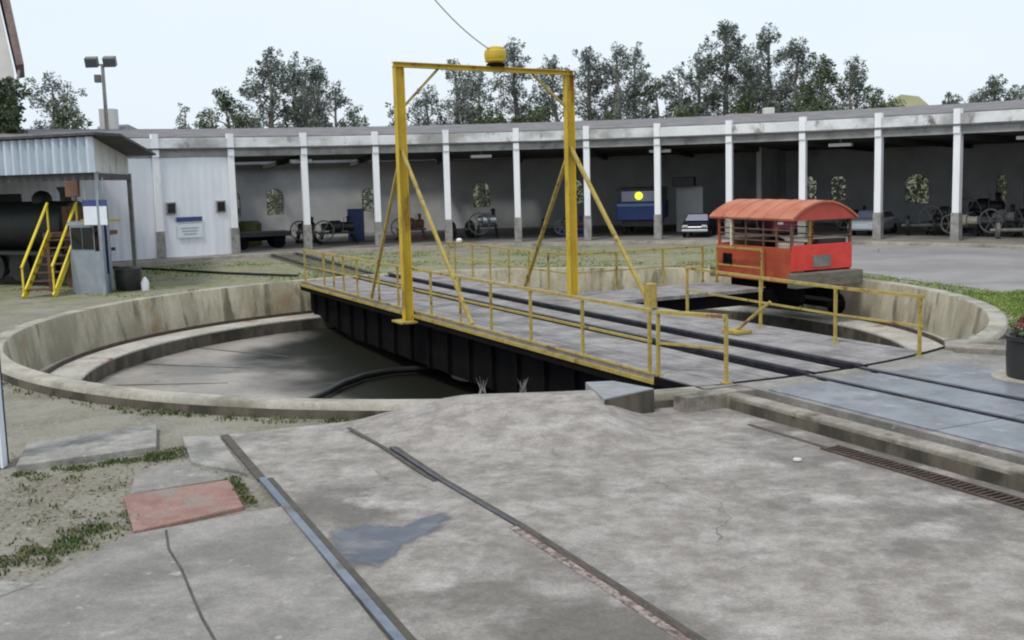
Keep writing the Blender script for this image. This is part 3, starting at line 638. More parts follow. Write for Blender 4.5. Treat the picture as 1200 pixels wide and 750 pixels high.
# supply cable to a mast outside the frame
a = W(-.75, -.10, 5.72); c_ = Vector((-3.2, 21.5, 9.4)); pts = []
for i in range(22):
    t_ = i/21; p = a.lerp(c_, t_); p.z -= 1.15*4*t_*(1-t_)*.5; pts.append(p)
tag(MB().tube(pts, .013, 5).build('cable', M['cable']), 'thin sagging cable rising to the left from the gantry top', 'cable')
wl = MB().lathe(W(-8.5, 2.33, 1.0), [(.04, -.05), (.085, -.02), (.09, .04), (.04, .08)], 12).build('lamp', M['lampwhite'])
tag(wl, 'small round white lamp on the far bridge railing, left of the gantry brace', 'lamp')

# ------------------------------------------------------------------ red rail tractor
tr = thing('rail_tractor', W(-.3, 7.9, -.85), 'open red turntable tractor with arched orange roof, standing at the outrigger end', 'tractor')
u0, u1, n0, n1 = -1.75, 1.15, 6.85, 8.75
b = MB(); b.bbox(u0, n0, .12, u1-.0, n0+.05, .98); b.build('side_panel', M['redside'], tr, bevel=.01)
MB().bbox(u0, n1-.05, .22, u1, n1, .98).build('side_panel', M['redside'], tr, bevel=.01)
MB().bbox(u1, n0, .42, u1+.05, n1, 1.05).build('end_panel', M['red'], tr, bevel=.01)
MB().bbox(u0-.05, n0, .22, u0, n1, 1.0).build('end_panel', M['redside'], tr, bevel=.01)
MB().bbox(u0, n0+.05, .20, u1, n1-.05, .26).build('floor', M['darksteel'], tr)
MB().bbox(u1+.02, n0-.12, .03, u1+.32, n1+.12, .38).build('buffer_beam', M['beam'], tr, bevel=.02)
MB().bbox(u0-.3, n0-.05, .10, u0-.06, n1+.05, .38).build('buffer_beam', M['beam'], tr, bevel=.02)
MB().bbox(-.55, n0-.025, .24, .2, n0-.002, .96).build('door', M['redside'], tr, bevel=.008)
MB().bbox(u0+.25, n0-.03, .45, u0+.6, n0-.002, .75).build('vent', M['darksteel'], tr)
MB().bbox(u1+.052, n0+.65, .50, u1+.07, n0+1.2, .78).build('number_panel', M['greymach'], tr)
for u, n_, m_ in ((u0+.03, n0+.03, 'redside'), (u0+.03, n1-.03, 'redside'), (u1-.0, n0+.03, 'oxide'), (u1, n1-.03, 'oxide'), (-.25, n1-.03, 'redside'), (u0+.55, n0+.03, 'cream'), (u1-.05, n0+.62, 'yellow')):
    MB().bbox(u-.03, n_-.03, .9, u+.03, n_+.03, 1.74).build('roof_post', M[m_], tr)
for zz_ in (1.12, 1.26, 1.40): MB().bbox(u0+.0, n0+.0, zz_, u1, n0+.03, zz_+.03).build('hand_bar', M['oxide'], tr)
for zz_ in (1.18, 1.36): MB().bbox(u0, n1-.03, zz_, u1, n1, zz_+.03).build('hand_bar', M['oxide'], tr)
MB().bbox(u1+.01, n0, 1.22, u1+.04, n1, 1.25).build('hand_bar', M['oxide'], tr)
for uu_ in (-1.1, -.6, .1, .6): MB().bbox(uu_-.02, n0+.005, .98, uu_+.02, n0+.035, 1.72).build('roof_post', M['oxide'], tr)
b = MB(); k = 16; vs = []; m2 = (n0+n1)/2; hw = (n1-n0)/2+.09
def rz_(s_): return 1.70+.42*math.cos(s_*math.pi/2)**.85
for e in (u0-.28, u1+.16):
    for j in range(k+1):
        s_ = -1+2*j/k; vs.append(W(e, m2+s_*hw, rz_(s_)+.0)); vs.append(W(e, m2+s_*hw*.985, rz_(s_)-.05))
fs = []; q2 = 2*(k+1)
for j in range(k):
    fs += [(2*j, 2*j+2, q2+2*j+2, q2+2*j), (2*j+1, q2+2*j+1, q2+2*j+3, 2*j+3), (2*j, 2*j+1, 2*j+3, 2*j+2), (q2+2*j, q2+2*j+2, q2+2*j+3, q2+2*j+1)]
fs += [(0, q2, q2+1, 1), (2*k, 2*k+1, q2+2*k+1, q2+2*k)]
b.add(vs, fs, True); rf = b.build('roof', M['orangeroof'], tr)
for e in (u1+.10, u0-.22):
    b = MB(); vs = [W(e, m2+(-1+2*j/k)*hw*.97, rz_(-1+2*j/k)-.055) for j in range(k+1)]; vs2 = [v+D*.03 for v in vs]; b.add(vs+vs2, [tuple(range(k+1)), tuple(range(k+1, 2*k+2))[::-1]]+[(j, j+1, k+2+j, k+1+j) for j in range(k)]+[(0, k+1, 2*k+1, k)]); b.build('gable_panel', M['gred'], rf)
for j in range(1, 6):
    u = u0-.28+(u1-u0+.44)*j/6; b = MB(); 
    for i in range(k):
        s0, s1 = -1+2*i/k, -1+2*(i+1)/k; b.bar(W(u, m2+s0*hw, rz_(s0)+.004), W(u, m2+s1*hw, rz_(s1)+.004), .02, .012)
    b.build('roof_seam', M['orangeroof'], rf)
MB().bbox(.50, n0+.08, .26, .95, n0+.6, 1.09).build('cream_box', M['cream'], tr, bevel=.02)
b = MB(); b.bbox(-1.2, n0+.5, .26, -.1, n1-.4, .9); b.lathe(W(-.65, n0+1., .9), [(.25, 0), (.25, .18), (.1, .25)], 14); b.build('engine', M['darksteel'], tr, bevel=.02)
MB().bbox(-.1, n1-.5, .26, .3, n1-.1, .72).build('seat', M['black'], tr)
MB().bbox(.9, n0+.9, .26, 1.1, n1-.1, 1.16).build('control_desk', M['black'], tr, bevel=.02)
MB().bbox(-1.65, n0+.3, .26, -1.3, n1-.2, 1.12).build('tool_locker', M['oxide'], tr, bevel=.02)
MB().tube([W(.1, n0+.5, .9), W(.1, n0+.5, 1.3), W(.2, n0+.62, 1.42)], .02, 6).build('control_lever', M['black'], tr)
for i_ in range(7):
    for z_ in (.30, .90): MB().lathe(W(u0+.15+i_*.43, n0-.001, z_), [(.018, 0), (.014, .012)], 6, axis=-N).build('rivet', M['redside'], tr)
b = MB(); b.bbox(u0+.1, n0+.35, -.35, u1-.05, n0+.5, .19); b.bbox(u0+.1, n1-.45, -.35, u1-.05, n1-.3, .19); b.bbox(u0+.2, n0+.5, -.1, u0+.35, n1-.45, .1); b.bbox(u1-.4, n0+.5, -.1, u1-.25, n1-.45, .1); b.bbox(-.6, n0+.6, -.6, .1, n1-.6, -.05); b.build('undercarriage', M['darksteel'], tr)
for u in (-1.2, .4):
    for n_ in (n1+.2,):
        p = W(u, 0); y_ = 9.15  # on the ring rail (9.65 from the pit centre)
        MB().lathe(W(u, 8.95+.06*(1-abs(u)), -.58), [(.10, -.06), (.30, -.06), (.30, -.03), (.275, -.025), (.275, .06), (.08, .08)], 22, axis=N).build('wheel', M['darksteel'], tr)
MB().bbox(-1.3, n1-.4, -.6, .75, 8.87, -.45).build('axle_box', M['darksteel'], tr)

# ------------------------------------------------------------------ roundhouse
rh = thing('roundhouse', PC(RC, R(90), 0), 'long curved white roundhouse with open column bays behind the turntable', 'roundhouse')
K0, K1 = -4, 13
TH = lambda kk: PHI0-DPHI*kk
RB = RC+12.6
a_lo, a_hi = TH(K1), TH(K0)
ff = MB(); ff.ring([(22.7, -.4), (22.7, -.02), (22.72, 0), (RB, .0), (RB, -.4)], a_lo, a_hi, 120, close=True); ff.build('floor', M['floor'], rh)
MB().ring([(22.66, -.3), (22.66, .006), (22.95, .008), (22.95, -.3)], a_lo, a_hi, 120, close=True).build('floor_kerb', M['rim'], rh)
for kk in range(K0, K1+1):
    th = TH(kk); rv = Vector((math.cos(th), math.sin(th), 0)); tv = Vector((-rv.y, rv.x, 0)); p = PC(RC, th)
    c1 = MB().frame(p+Vector((0, 0, (1.05+HC)/2)), rv*.14, tv*.13, (0, 0, (HC-1.05)/2)).build('column', M['white'], rh, bevel=.01)
    MB().frame(p+Vector((0, 0, .525)), rv*.17, tv*.16, (0, 0, .525)).build('column_base', M['colbase'], c1, bevel=.01)
    MB().frame(PC(RC-.06, th, (HC+4.88)/2+.0), rv*.13, tv*.125, (0, 0, (4.88-HC)/2)).build('parapet_post', M['white'], c1)
    if -1 <= kk: # rafter beams under the roof
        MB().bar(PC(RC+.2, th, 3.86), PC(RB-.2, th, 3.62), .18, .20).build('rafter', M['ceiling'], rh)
kseg = 136
MB().ring([(RC-.13, HC+.30), (RC-.15, 4.70), (RC+.1, 4.72), (RC+.14, HC+.30)], a_lo, a_hi, kseg, close=True, smooth=False).build('fascia', M['fascia'], rh)
MB().ring([(RC-.08, HC-.02), (RC-.08, HC+.29), (RC+.16, HC+.29), (RC+.16, HC-.02)], a_lo, a_hi, kseg, close=True, smooth=False).build('gutter_band', M['soffit'], rh)
MB().ring([(RC-.22, HC+.28), (RC-.24, HC+.34), (RC-.155, HC+.34), (RC-.155, HC+.28)], a_lo, a_hi, kseg, close=True, smooth=False).build('drip_edge', M['rooftile'], rh)
def cz(r_): return HC+.0+(r_-RC-.18)*(3.70-HC)/(RB-RC-.18)
def rzz(r_): return 4.66+(r_-RC)*.64/7 if r_ < RC+7 else 5.30-(r_-RC-7)*.065
SKY = [(TH(2.1), TH(.5), 7.0, 11.9), (TH(3.0), TH(2.15), 9.4, 11.6), (TH(4.0), TH(3.05), 10.2, 11.2), (TH(6.9), TH(6.1), 11.2, 11.6), (TH(10.0), TH(9.1), 11.2, 11.6)]   # rooflights cut open and sized to brighten the back wall (angle range, radial range)
cuts = sorted([a_lo, a_hi]+[v for s_ in SKY for v in s_[:2]])
for a_, b_ in zip(cuts[:-1], cuts[1:]):
    ks = max(2, int((b_-a_)/.0166)); op = [s_ for s_ in SKY if s_[0]-1e-6 <= a_ and b_ <= s_[1]+1e-6]
    spans = [(RC+.14, RB+.4)] if not op else [(RC+.14, RC+op[0][2]), (RC+op[0][3], RB+.4)]
    for x0, x1 in spans:
        ms = [x0, x1] if not (x0 < RC+7 < x1) else [x0, RC+7, x1]
        MB().ring([(x, rzz(x)) for x in ms]+[(x, rzz(x)+.1) for x in ms[::-1]], a_, b_, ks, close=True, smooth=False).build('roof', M['rooftile'], rh)
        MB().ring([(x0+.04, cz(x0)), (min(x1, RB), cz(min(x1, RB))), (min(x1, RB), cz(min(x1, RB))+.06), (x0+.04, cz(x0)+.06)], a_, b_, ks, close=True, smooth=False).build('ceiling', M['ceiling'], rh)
# back wall with arched openings
def back_bay(kk, wins):
    th0, th1 = TH(kk), TH(kk+1); A = PC(RB, th0); B = PC(RB, th1); d = (B-A); Lg = d.length; d.normalize(); out = Vector((A.x-CX, A.y-CY, 0)).normalized()
    b = MB()
    def quad(x0, z0, x1, z1):
        if x1-x0 < .001 or z1-z0 < .001: return
        p = [A+d*x0+Vector((0, 0, z0)), A+d*x1+Vector((0, 0, z0)), A+d*x1+Vector((0, 0, z1)), A+d*x0+Vector((0, 0, z1))]; b.add(p, [(0, 1, 2, 3)])
    x = 0; frames = []
    for c, wd, zs, zt in wins:
        x0, x1 = c*Lg-wd/2, c*Lg+wd/2; quad(x, 0, x0, 4.85); quad(x0, 0, x1, zs)
        r_ = wd/2; zc = zt-r_; k_ = 10
        top = [(x0+r_-r_*math.cos(math.pi*i/k_), zc+r_*math.sin(math.pi*i/k_)) for i in range(k_+1)]
        for (xa, za), (xb_, zb) in zip(top[:-1], top[1:]):
            b.add([A+d*xa+Vector((0, 0, za)), A+d*xb_+Vector((0, 0, zb)), A+d*xb_+Vector((0, 0, 4.85)), A+d*xa+Vector((0, 0, 4.85))], [(0, 1, 2, 3)])
        outline = [(x0, zs)]+top+[(x1, zs)]
        frames.append(outline); x = x1
        for (xa, za), (xb_, zb) in zip(outline, outline[1:]+outline[:1]):   # reveal
            p = [A+d*xa+Vector((0, 0, za)), A+d*xb_+Vector((0, 0, zb))]; b.add([p[0], p[1], p[1]+out*.3, p[0]+out*.3], [(0, 1, 2, 3)])
    quad(x, 0, Lg, 4.85)
    b.build('back_wall', M['backwall'], rh)
    for ol in frames:
        fr = MB(); pts = [A+d*xa+Vector((0, 0, za))+out*.14 for xa, za in ol]
        for p, q_ in zip(pts, pts[1:]+pts[:1]): fr.bar(p, q_, .06, .06)
        xm = (ol[0][0]+ol[-1][0])/2; zt = max(z for _, z in ol); zs = ol[0][1]
        fr.bar(A+d*xm+out*.14+Vector((0, 0, zs)), A+d*xm+out*.14+Vector((0, 0, zt)), .03, .03)
        for q_ in (.33, .66): zz = zs+(zt-zs)*q_; fr.bar(A+d*(ol[0][0])+out*.14+Vector((0, 0, zz)), A+d*(ol[-1][0])+out*.14+Vector((0, 0, zz)), .03, .03)
        fw = fr.build('window', M['soffit'], rh)
        g = MB(); g.add([p+out*.02 for p in pts], [tuple(range(len(pts)))]); g.build('pane', M['winglass'], fw)
WIN = {0: [(.62, 1.0, 1.1, 2.5)], 1: [(.12, .9, 1.1, 2.5)], 3: [(.52, .95, 1.15, 2.55)], 4: [(.62, .95, 1.15, 2.55)], 6: [(.86, .7, 1.1, 2.5)], 7: [(.3, .8, 1.1, 2.4), (.62, .8, 1.1, 2.4)], 8: [(.45, 1.2, .9, 2.4)], 9: [(.3, .5, .9, 2.3), (.66, 1.4, .9, 2.6)], 10: [(.8, 1.2, .9, 2.5)], 2: [(.2, .8, 1.1, 2.4)], 5: []}
for kk in range(K0, K1): back_bay(kk, WIN.get(kk, []))
# partition walls between some bays (one sheet thick brick walls with depth)
for kk in (0, 7):
    th = TH(kk+.02); MB().bar(PC(RC+.9 if kk == 0 else RC+6, th, 2.2), PC(RB-.05, th, 2.2), .22, 4.3).build('partition_wall', M['backwall'], rh)
for kk in (-4, 13):
    th = TH(kk); MB().bar(PC(RC, th, 2.2), PC(RB, th, 2.2), .24, 4.4).build('end_wall', M['sheet'], rh)
# sheet clad bays on the left
def corr(A, B, z0, z1, m, name, parent, pitch=.2, depth=.03, z1b=None):
    A, B = Vector(A), Vector(B); d = B-A; Lg = d.length; d.normalize(); nr = Vector((d.y, -d.x, 0)); n_ = max(2, int(Lg/pitch)); vs = []; fs = []
    for i in range(n_*4+1):
        x = Lg*i/(n_*4); o_ = (0, 0, 1, 1)[i % 4]*depth; p = A+d*x+nr*o_; t_ = i/(n_*4); zt = z1 if z1b is None else z1+(z1b-z1)*t_
        vs += [(p.x, p.y, z0), (p.x, p.y, zt)]
    for i in range(n_*4): fs.append((2*i, 2*i+2, 2*i+3, 2*i+1))
    b = MB().add(vs, fs); o = b.build(name, m, parent); s_ = o.modifiers.new('thickness', 'SOLIDIFY'); s_.thickness = .012; return o
for kk in (-4, -3, -2, -1):
    A, B = PC(RC-.02, TH(kk+.045)), PC(RC-.02, TH(kk+1-.045)); sw = corr(A, B, -.0, HC-.03, M['sheet'], 'sheet_wall', rh, .30, .009)
    if kk == -1:
        d = (B-A).normalized(); nr = Vector((d.y, -d.x, 0)); Lg = (B-A).length
        for f_ in (.13, .86):
            c = A+d*Lg*f_+Vector((0, 0, 1.95))+nr*.05
            wf = MB().frame(c, d*.20, nr*.03, (0, 0, .24)).build('window', M['soffit'], rh, bevel=.01); MB().frame(c+nr*.02, d*.15, nr*.02, (0, 0, .19)).build('pane', M['glass'], wf)
        c = A+d*Lg*.38+Vector((0, 0, 1.02))+nr*.06
        s_ = thing('notice_board', c, 'white notice board with navy header on the roundhouse sheet wall', 'sign')
        MB().frame(c, d*.50, nr*.015, (0, 0, .27)).build('panel', M['signwhite'], s_); MB().frame(c+nr*.01+Vector((0, 0, .47)), d*.52, nr*.015, (0, 0, .09)).build('header', M['navy'], s_)
        b = MB()
        for i in range(3): b.frame(c+nr*.022+Vector((0, 0, .12-.12*i)), d*(.36-.05*i), nr*.004, (0, 0, .012))
        b.build('faint_lines', M['paleblue'], s_)

# ceiling lamps under the roof edge
lampproto = thing('ceiling_lamp', (0, 0, 0), 'x', 'lamp', 'lamps under the roundhouse roof edge')
MB().box(-.46, -.13, -.13, .46, .13, 0).build('housing', M['lampwhite'], lampproto, bevel=.02); MB().box(-.03, -.03, .0, .03, .03, .22).build('stem', M['soffit'], lampproto)
for i, (kk, rr, lab) in enumerate(((1.0, 24.9, 'white lamp under the roof behind the second white column from the sheet wall'), (3.5, 24.9, 'white box lamp under the roof edge between the gantry posts'), (6.0, 24.9, 'white lamp under the roof at the column beside the blue van'), (8.42, 24.9, 'white lamp under the roof just above the red tractor'), (10.75, 24.9, 'white lamp under the roof at the right edge of the photo'))):
    l = lampproto if i == 0 else dup(lampproto); p = PC(rr, TH(kk), 3.80); l.location = p; l.rotation_euler[2] = TH(kk)+math.pi/2; l['label'] = lab
# hanging sign panels inside
def bayp(kk, dr, z=0): return PC(RC+dr, TH(kk), z)

# ------------------------------------------------------------------ things in the bays
def wheelset(kk, dr, lab, rz=0, m='black', s=1):
    p = bayp(kk, dr); t_ = thing('wheelset', p, lab, 'wheelset', rz=TH(kk)+rz)
    ax = Vector((-math.sin(TH(kk)+rz), math.cos(TH(kk)+rz), 0))
    for e in (-.5, .5): MB().lathe(p+Vector((0, 0, .42*s))+ax*e, [(.05, -.07), (.42*s, -.06), (.42*s, -.03), (.38*s, -.02), (.38*s, .05), (.12, .07)], 22, axis=ax).build('wheel', M[m], t_)
    MB().tube([p+Vector((0, 0, .42*s))-ax*.75, p+Vector((0, 0, .42*s))+ax*.75], .07).build('axle', M['greymach'], t_); return t_
def machine(kk, dr, lab, w_=1.6, d_=.9, h=.8, m='black', top=None, rz=0):
    """floor-standing machine: bed, headstock, drum and wheel"""
    p = bayp(kk, dr); th = TH(kk)+rz; t_ = thing('machine', p, lab, 'machine'); x = Vector((-math.sin(th), math.cos(th), 0)); y = Vector((math.cos(th), math.sin(th), 0)); z = Vector((0, 0, 1))
    fb2 = MB()
    for a_ in (-.42, .42):
        for b_ in (-.4, .4): fb2.bar(p+x*w_*a_*1.05+y*d_*b_*1.1, p+x*w_*a_*.8+y*d_*b_*.7+z*h*.45, .07, .07)
    fb2.bar(p-x*w_*.46+z*h*.40+y*d_*.3, p+x*w_*.46+z*h*.40+y*d_*.3, .09, .08); fb2.bar(p-x*w_*.46+z*h*.40-y*d_*.3, p+x*w_*.46+z*h*.40-y*d_*.3, .09, .08); fb2.bar(p-x*w_*.4+z*.06, p+x*w_*.4+z*.06, .3, .12); fb2.build('bed', M[m], t_)
    MB().lathe(p+z*h*.62, [(.04, -w_*.42), (h*.16, -w_*.40), (h*.17, -w_*.1), (h*.23, -w_*.08), (h*.23, w_*.16), (h*.15, w_*.2), (h*.14, w_*.36), (.04, w_*.38)], 18, axis=x).build('drum', M[m] if top is None else M[top], t_)
    MB().lathe(p+z*h*.74-x*w_*.28, [(h*.07, 0), (h*.06, h*.18), (h*.09, h*.22), (h*.02, h*.27)], 12).build('headstock', M[m], t_)
    fw = MB(); c_ = p+z*h*.5+x*w_*.34-y*d_*.42; R_ = h*.36
    fw.tube([c_+x*R_*math.cos(k_*.3927)+z*R_*math.sin(k_*.3927) for k_ in range(17)], .035, 6, cap=False)
    for k_ in range(6): fw.bar(c_, c_+x*R_*math.cos(k_*1.047)+z*R_*math.sin(k_*1.047), .035, .03, up=y)
    fw.build('flywheel', M['greymach'], t_)
    MB().tube([p-x*w_*.1+y*-d_*.3+z*h*.4, p-x*w_*.16+y*-d_*.35+z*h*.98], .02, 6).build('lever', M['greymach'], t_); return t_
# a long low black frame wagon in the first open bays
p = bayp(.48, 2.6); t_ = thing('flat_wagon', p, 'long low black wagon frame on the floor of the leftmost open bay', 'wagon'); th = TH(.48); x = Vector((-math.sin(th), math.cos(th), 0)); y = Vector((math.cos(th), math.sin(th), 0)); z = Vector((0, 0, 1))
MB().frame(p+z*.62, x*1.35, y*.7, z*.10).build('frame', M['black'], t_, bevel=.02)
MB().frame(p+z*.42, x*1.2, y*.12, z*.09).build('sill', M['darksteel'], t_)
for e in (-.8, .8):
    for f_ in (-.6, .6): MB().lathe(p+z*.27+x*e+y*f_, [(.04, -.05), (.27, -.05), (.27, .05), (.04, .06)], 18, axis=y).build('wheel', M['darksteel'], t_)
b = MB().lathe(bayp(.52, 5.2, .0), [(.5, 0), (.55, .1), (.55, 1.0), (.4, 1.12)], 20); tag(b.build('drum', M['olive']), 'squat olive drum behind the low black wagon in the leftmost bay', 'drum')
machine(1.55, 3.2, 'black machine with pale drum right of the second white column', 1.9, 1, 1.25)
machine(1.22, 5.0, 'small dark green machine against the wall behind the second column', 1.0, .8, 1.2, 'darkgreen', 'darkgreen')
b = MB(); p = bayp(1.86, 5); b.frame(p+Vector((0, 0, .75)), (.35, 0, 0), (0, .3, 0), (0, 0, .75)); tag(b.build('cabinet', M['navy'], bevel=.02), 'upright dark navy cabinet beside the third white column', 'cabinet')
machine(2.55, 4, 'brown and black machine seen behind the left gantry post', 1.5, .9, 1.2, 'oxide')
wheelset(3.2, 3.4, 'pair of black wagon wheels on an axle right of the left gantry brace', .5)
t_ = machine(3.56, 3.6, 'machine with white top casting below the arched window between the gantry posts', 1.1, .8, 1.35, 'black', 'chrome')
wheelset(4.45, 4.2, 'black wheels on an axle between the fifth column and the right gantry post', .2)
machine(4.72, 3.0, 'low dark blue machine left of the right gantry post', 1.4, .9, .9, 'blue', 'oxide')
machine(6.72, 5.5, 'dark machine behind the left end of the tractor roof', 1.4, .9, 1.3)
machine(8.2, 5.8, 'dark machine seen above the tractor end panel in the shed', 1.3, .8, 1.1)
wheelset(9.25, 2.6, 'black wheels on an axle beside the column right of the silver car', .3)
machine(9.45, 3.6, 'black machine with grey drum under the narrow arched window', 1.5, .9, 1.35)
machine(9.75, 2.8, 'low black machine with pale drum under the wide arched window', 1.3, .9, 1.0, 'black', 'cream')
machine(9.6, 6.5, 'tall black machine deep in the bay under the wide arched window', 1.8, .9, 1.6)
machine(10.2, 2.8, 'black machine with grey drum just right of the rightmost white column', 1.1, .8, 1.25, 'black', 'greymach')
machine(10.5, 3.4, 'black machine in the middle of the rightmost visible bay', 1.2, .8, 1.3, 'black', 'greymach')
wheelset(10.4, 1.9, 'grey wheels on an axle near the kerb of the rightmost bay', .6, 'greymach', .75)
machine(10.85, 3.0, 'black machine with flywheel at the right edge of the photo', 1.2, .8, 1.35)
machine(10.12, 5.5, 'dark green machine behind the rightmost white column', 1.2, .8, 1.2, 'darkgreen')
# white partition panel and pale pieces
th = TH(6.22); p = bayp(6.2, 5.0); b = MB().frame(p+Vector((0, 0, 1.05)), Vector((-math.sin(th), math.cos(th), 0))*.62, Vector((math.cos(th), math.sin(th), 0))*.05, (0, 0, 1.05)); tag(b.build('partition_panel', M['backwall']), 'plain grey partition panel right of the blue van', 'panel')
b = MB().frame(bayp(6.15, 4.5, 2.35), Vector((-math.sin(th), math.cos(th), 0))*.5, Vector((math.cos(th), math.sin(th), 0))*.35, (0, 0, .22)); tag(b.build('duct_box', M['black'], bevel=.03), 'dark box mounted above the grey partition panel', 'box')
th = TH(10.92); p = bayp(10.9, 6.0); b = MB().frame(p+Vector((0, 0, 2.0)), Vector((-math.sin(th), math.cos(th), 0))*.45, Vector((math.cos(th), math.sin(th), 0))*.05, (0, 0, .95)); tag(b.build('wall_panel', M['backwall']), 'pale upright wall panel at the right photo edge', 'panel')

# blue van with a yellow disc in its window (front face towards the yard)
p = bayp(5.62, 2.6); th = TH(5.62); X = Vector((math.sin(th), -math.cos(th), 0))*1.15; Y = Vector((math.cos(th), math.sin(th), 0)); Z = Vector((0, 0, 1.08))
v = thing('van', p, 'deep blue boxy rail van with round yellow lamp in its window', 'van')
MB().frame(p+Y*1.8+Z*1.02, X*.88, Y*1.8, Z*.38).build('body', M['blue'], v, bevel=.04)
MB().frame(p+Y*1.8+Z*1.93, X*.86, Y*1.78, Z*.05).build('roof', M['carblack'], v, bevel=.03)
MB().frame(p+Y*1.82+Z*1.64, X*.84, Y*1.74, Z*.27).build('upper_body', M['carblack'], v)
wn = MB().frame(p+Y*.06+Z*1.64, X*.66, Y*.02, Z*.21).build('window', M['carglass'], v)
MB().lathe(p-Y*.0+Z*1.66+X*.02, [(.02, -.03), (.165, -.02), (.175, 0), (.165, .03), (.02, .04)], 20, axis=-Y).build('lamp', M['lampyellow'], v)
MB().frame(p-Y*.01+Z*1.28, X*.84, Y*.02, Z*.05).build('stripe', M['paleblue'], v)
MB().frame(p+Y*1.8+Z*.5, X*.7, Y*1.6, Z*.12).build('underframe', M['black'], v)
for e in (-.6, .6):
    for f_ in (.7, 2.9): MB().lathe(p+X*e+Y*f_+Z*.36, [(.04, -.07), (.36, -.07), (.36, .07), (.04, .08)], 18, axis=X).build('wheel', M['tyre'], v)

def car(p, heading, paint, lab, s=1.):
    """x forward profile car, built in place"""
    X = Vector((math.cos(heading), math.sin(heading), 0)); Y = Vector((-X.y, X.x, 0)); Z = Vector((0, 0, 1)); t_ = thing('parked_car', p, lab, 'car', 'cars parked in the roundhouse')
    prof = [(-1.95, .32), (-1.98, .75), (-1.85, .88), (-1.3, .95), (-.85, 1.36), (-.2, 1.42), (.55, 1.38), (1.15, .97), (1.8, .84), (1.98, .65), (2.0, .32)]
    def loft(pr, hw, inset): 
        vs = []; n_ = len(pr)
        for s_, f_ in ((-1, 1), (1, 1)):
            for x, z in pr:
                w_ = hw-(inset*max(0, (z-.9))/.5); vs.append(p+(X*x*s+Y*s_*w_*s+Z*z*s))
        return vs, [tuple(range(n_)), tuple(range(n_, 2*n_))[::-1]]+[(i, n_+i, n_+(i+1) % n_, (i+1) % n_) for i in range(n_)]
    vs, fs = loft(prof, .82, .16); MB().add(vs, fs).build('body', paint, t_, bevel=.035)
    g = MB(); 
    g.add([p+(X*x+Y*y_+Z*z)*s for x, y_, z in ((.60, -.60, 1.36), (.60, .60, 1.36), (1.16, .70, 1.0), (1.16, -.70, 1.0))], [(0, 1, 2, 3)]); g.v = [tuple(Vector(q_)+X*.02+Z*.015) for q_ in g.v]
    g.build('windscreen', M['carglass'], t_)
    for sgn in (-1, 1):
        g = MB(); g.add([p+(X*x+Y*sgn*(.84-.32*max(0, z-.9))+Z*z)*s for x, z in ((-1.1, .99), (-.8, 1.3), (.5, 1.32), (.98, 1.0))], [(0, 1, 2, 3)]); g.build('side_window', M['glass'], t_)
        MB().frame(p+(X*1.93+Y*sgn*.58+Z*.70)*s, X*.05*s, Y*.17*s, Z*.08*s).build('headlight', M['chrome'], t_, bevel=.02)
        for fx in (-1.25, 1.25): MB().lathe(p+(X*fx+Y*sgn*.74+Z*.31)*s, [(.05, -.09*s), (.31*s, -.08*s), (.31*s, .08*s), (.18*s, .1*s), (.05, .1*s)], 18, axis=Y).build('wheel', M['tyre'], t_)
    MB().frame(p+(X*1.99+Z*.45)*s, X*.05*s, Y*.80*s, Z*.07*s).build('bumper', M['chrome'] if paint is M['carblack'] else paint, t_, bevel=.02)
    return t_
def tocam(p, extra=0): return math.atan2(-p.y, -p.x)+extra
p = bayp(6.47, 1.9); car(p, tocam(p, -.15), M['carblack'], 'black car with bright headlights parked facing the yard, left of the tractor', .70)
p = bayp(7.45, 3.2); car(p, tocam(p, .3), M['purple'], 'maroon car with pale windscreen seen between the tractor posts', .74)
p = bayp(8.62, 3.2); car(p, tocam(p, -.35), M['silver'], 'silver car parked in the bay right of the red tractor', .72)

# ------------------------------------------------------------------ track across the yard to the roundhouse
tk = thing('yard_track', PC(16, R(116), -.1), 'dark railway track crossing the grass from the far bridge end to the roundhouse', 'track')
for n_ in (-.5, .5): MB().bar(W(-10.3, n_, -.07), W(-24, n_+.8, -.03), .07, .06).build('rail', M['rail'], tk)
b = MB()
for i in range(20): c = W(-10.8-i*.65, .05*i, -.125); b.frame(c, D*.10, N*.85, (0, 0, .03))
b.build('sleepers', M['beam'], tk)
b = MB(); pts = [Vector((-16, 42.5, -.08)), Vector((-13, 40.5, -.08)), Vector((-9.5, 37.6, -.08)), Vector((-6.8, 35.8, -.08))]; b.tube(pts, .05, 6); tag(b.build('ground_hose', M['hose']), 'long dark hose lying across the grass in front of the sheet wall', 'hose')

# ------------------------------------------------------------------ left shed
SH = Vector((-11.45, 31.6, 0)); SB = Vector((-13.8, 41.4, 0)); SLd = Vector((-3.7, 1.9, 0)).normalized()   # front eave runs left
SLe = SH+SLd*12
shed = thing('open_shed', SH, 'open shed with pale corrugated fascia and dark roof at left', 'shed')
corr(SH+SLd*12+Vector((0, 0, 0)), SH, 3.32, 4.30, M['shedsheet'], 'front_fascia', shed, .33, .12)
sideN = (SB-SH).normalized()
corr(SH, SB, 3.30, 4.27, M['shedside'], 'side_fascia', shed, .5, .012, z1b=3.95)
b = MB(); q_ = [SLe+Vector((0, -.3, 4.34)), SH+Vector((.15, -.3, 4.34)), SH+sideN*.3+Vector((.75, 0, 4.30)), SB+Vector((.95, .3, 3.97)), SB+SLd*12+Vector((0, .3, 3.97))]
b.add(q_+[v+Vector((0, 0, .07)) for v in q_], [(0, 1, 2, 3, 4)[::-1], (5, 6, 7, 8, 9)]+[(i, (i+1) % 5, 5+(i+1) % 5, 5+i) for i in range(5)]); b.build('roof', M['darkroof'], shed)
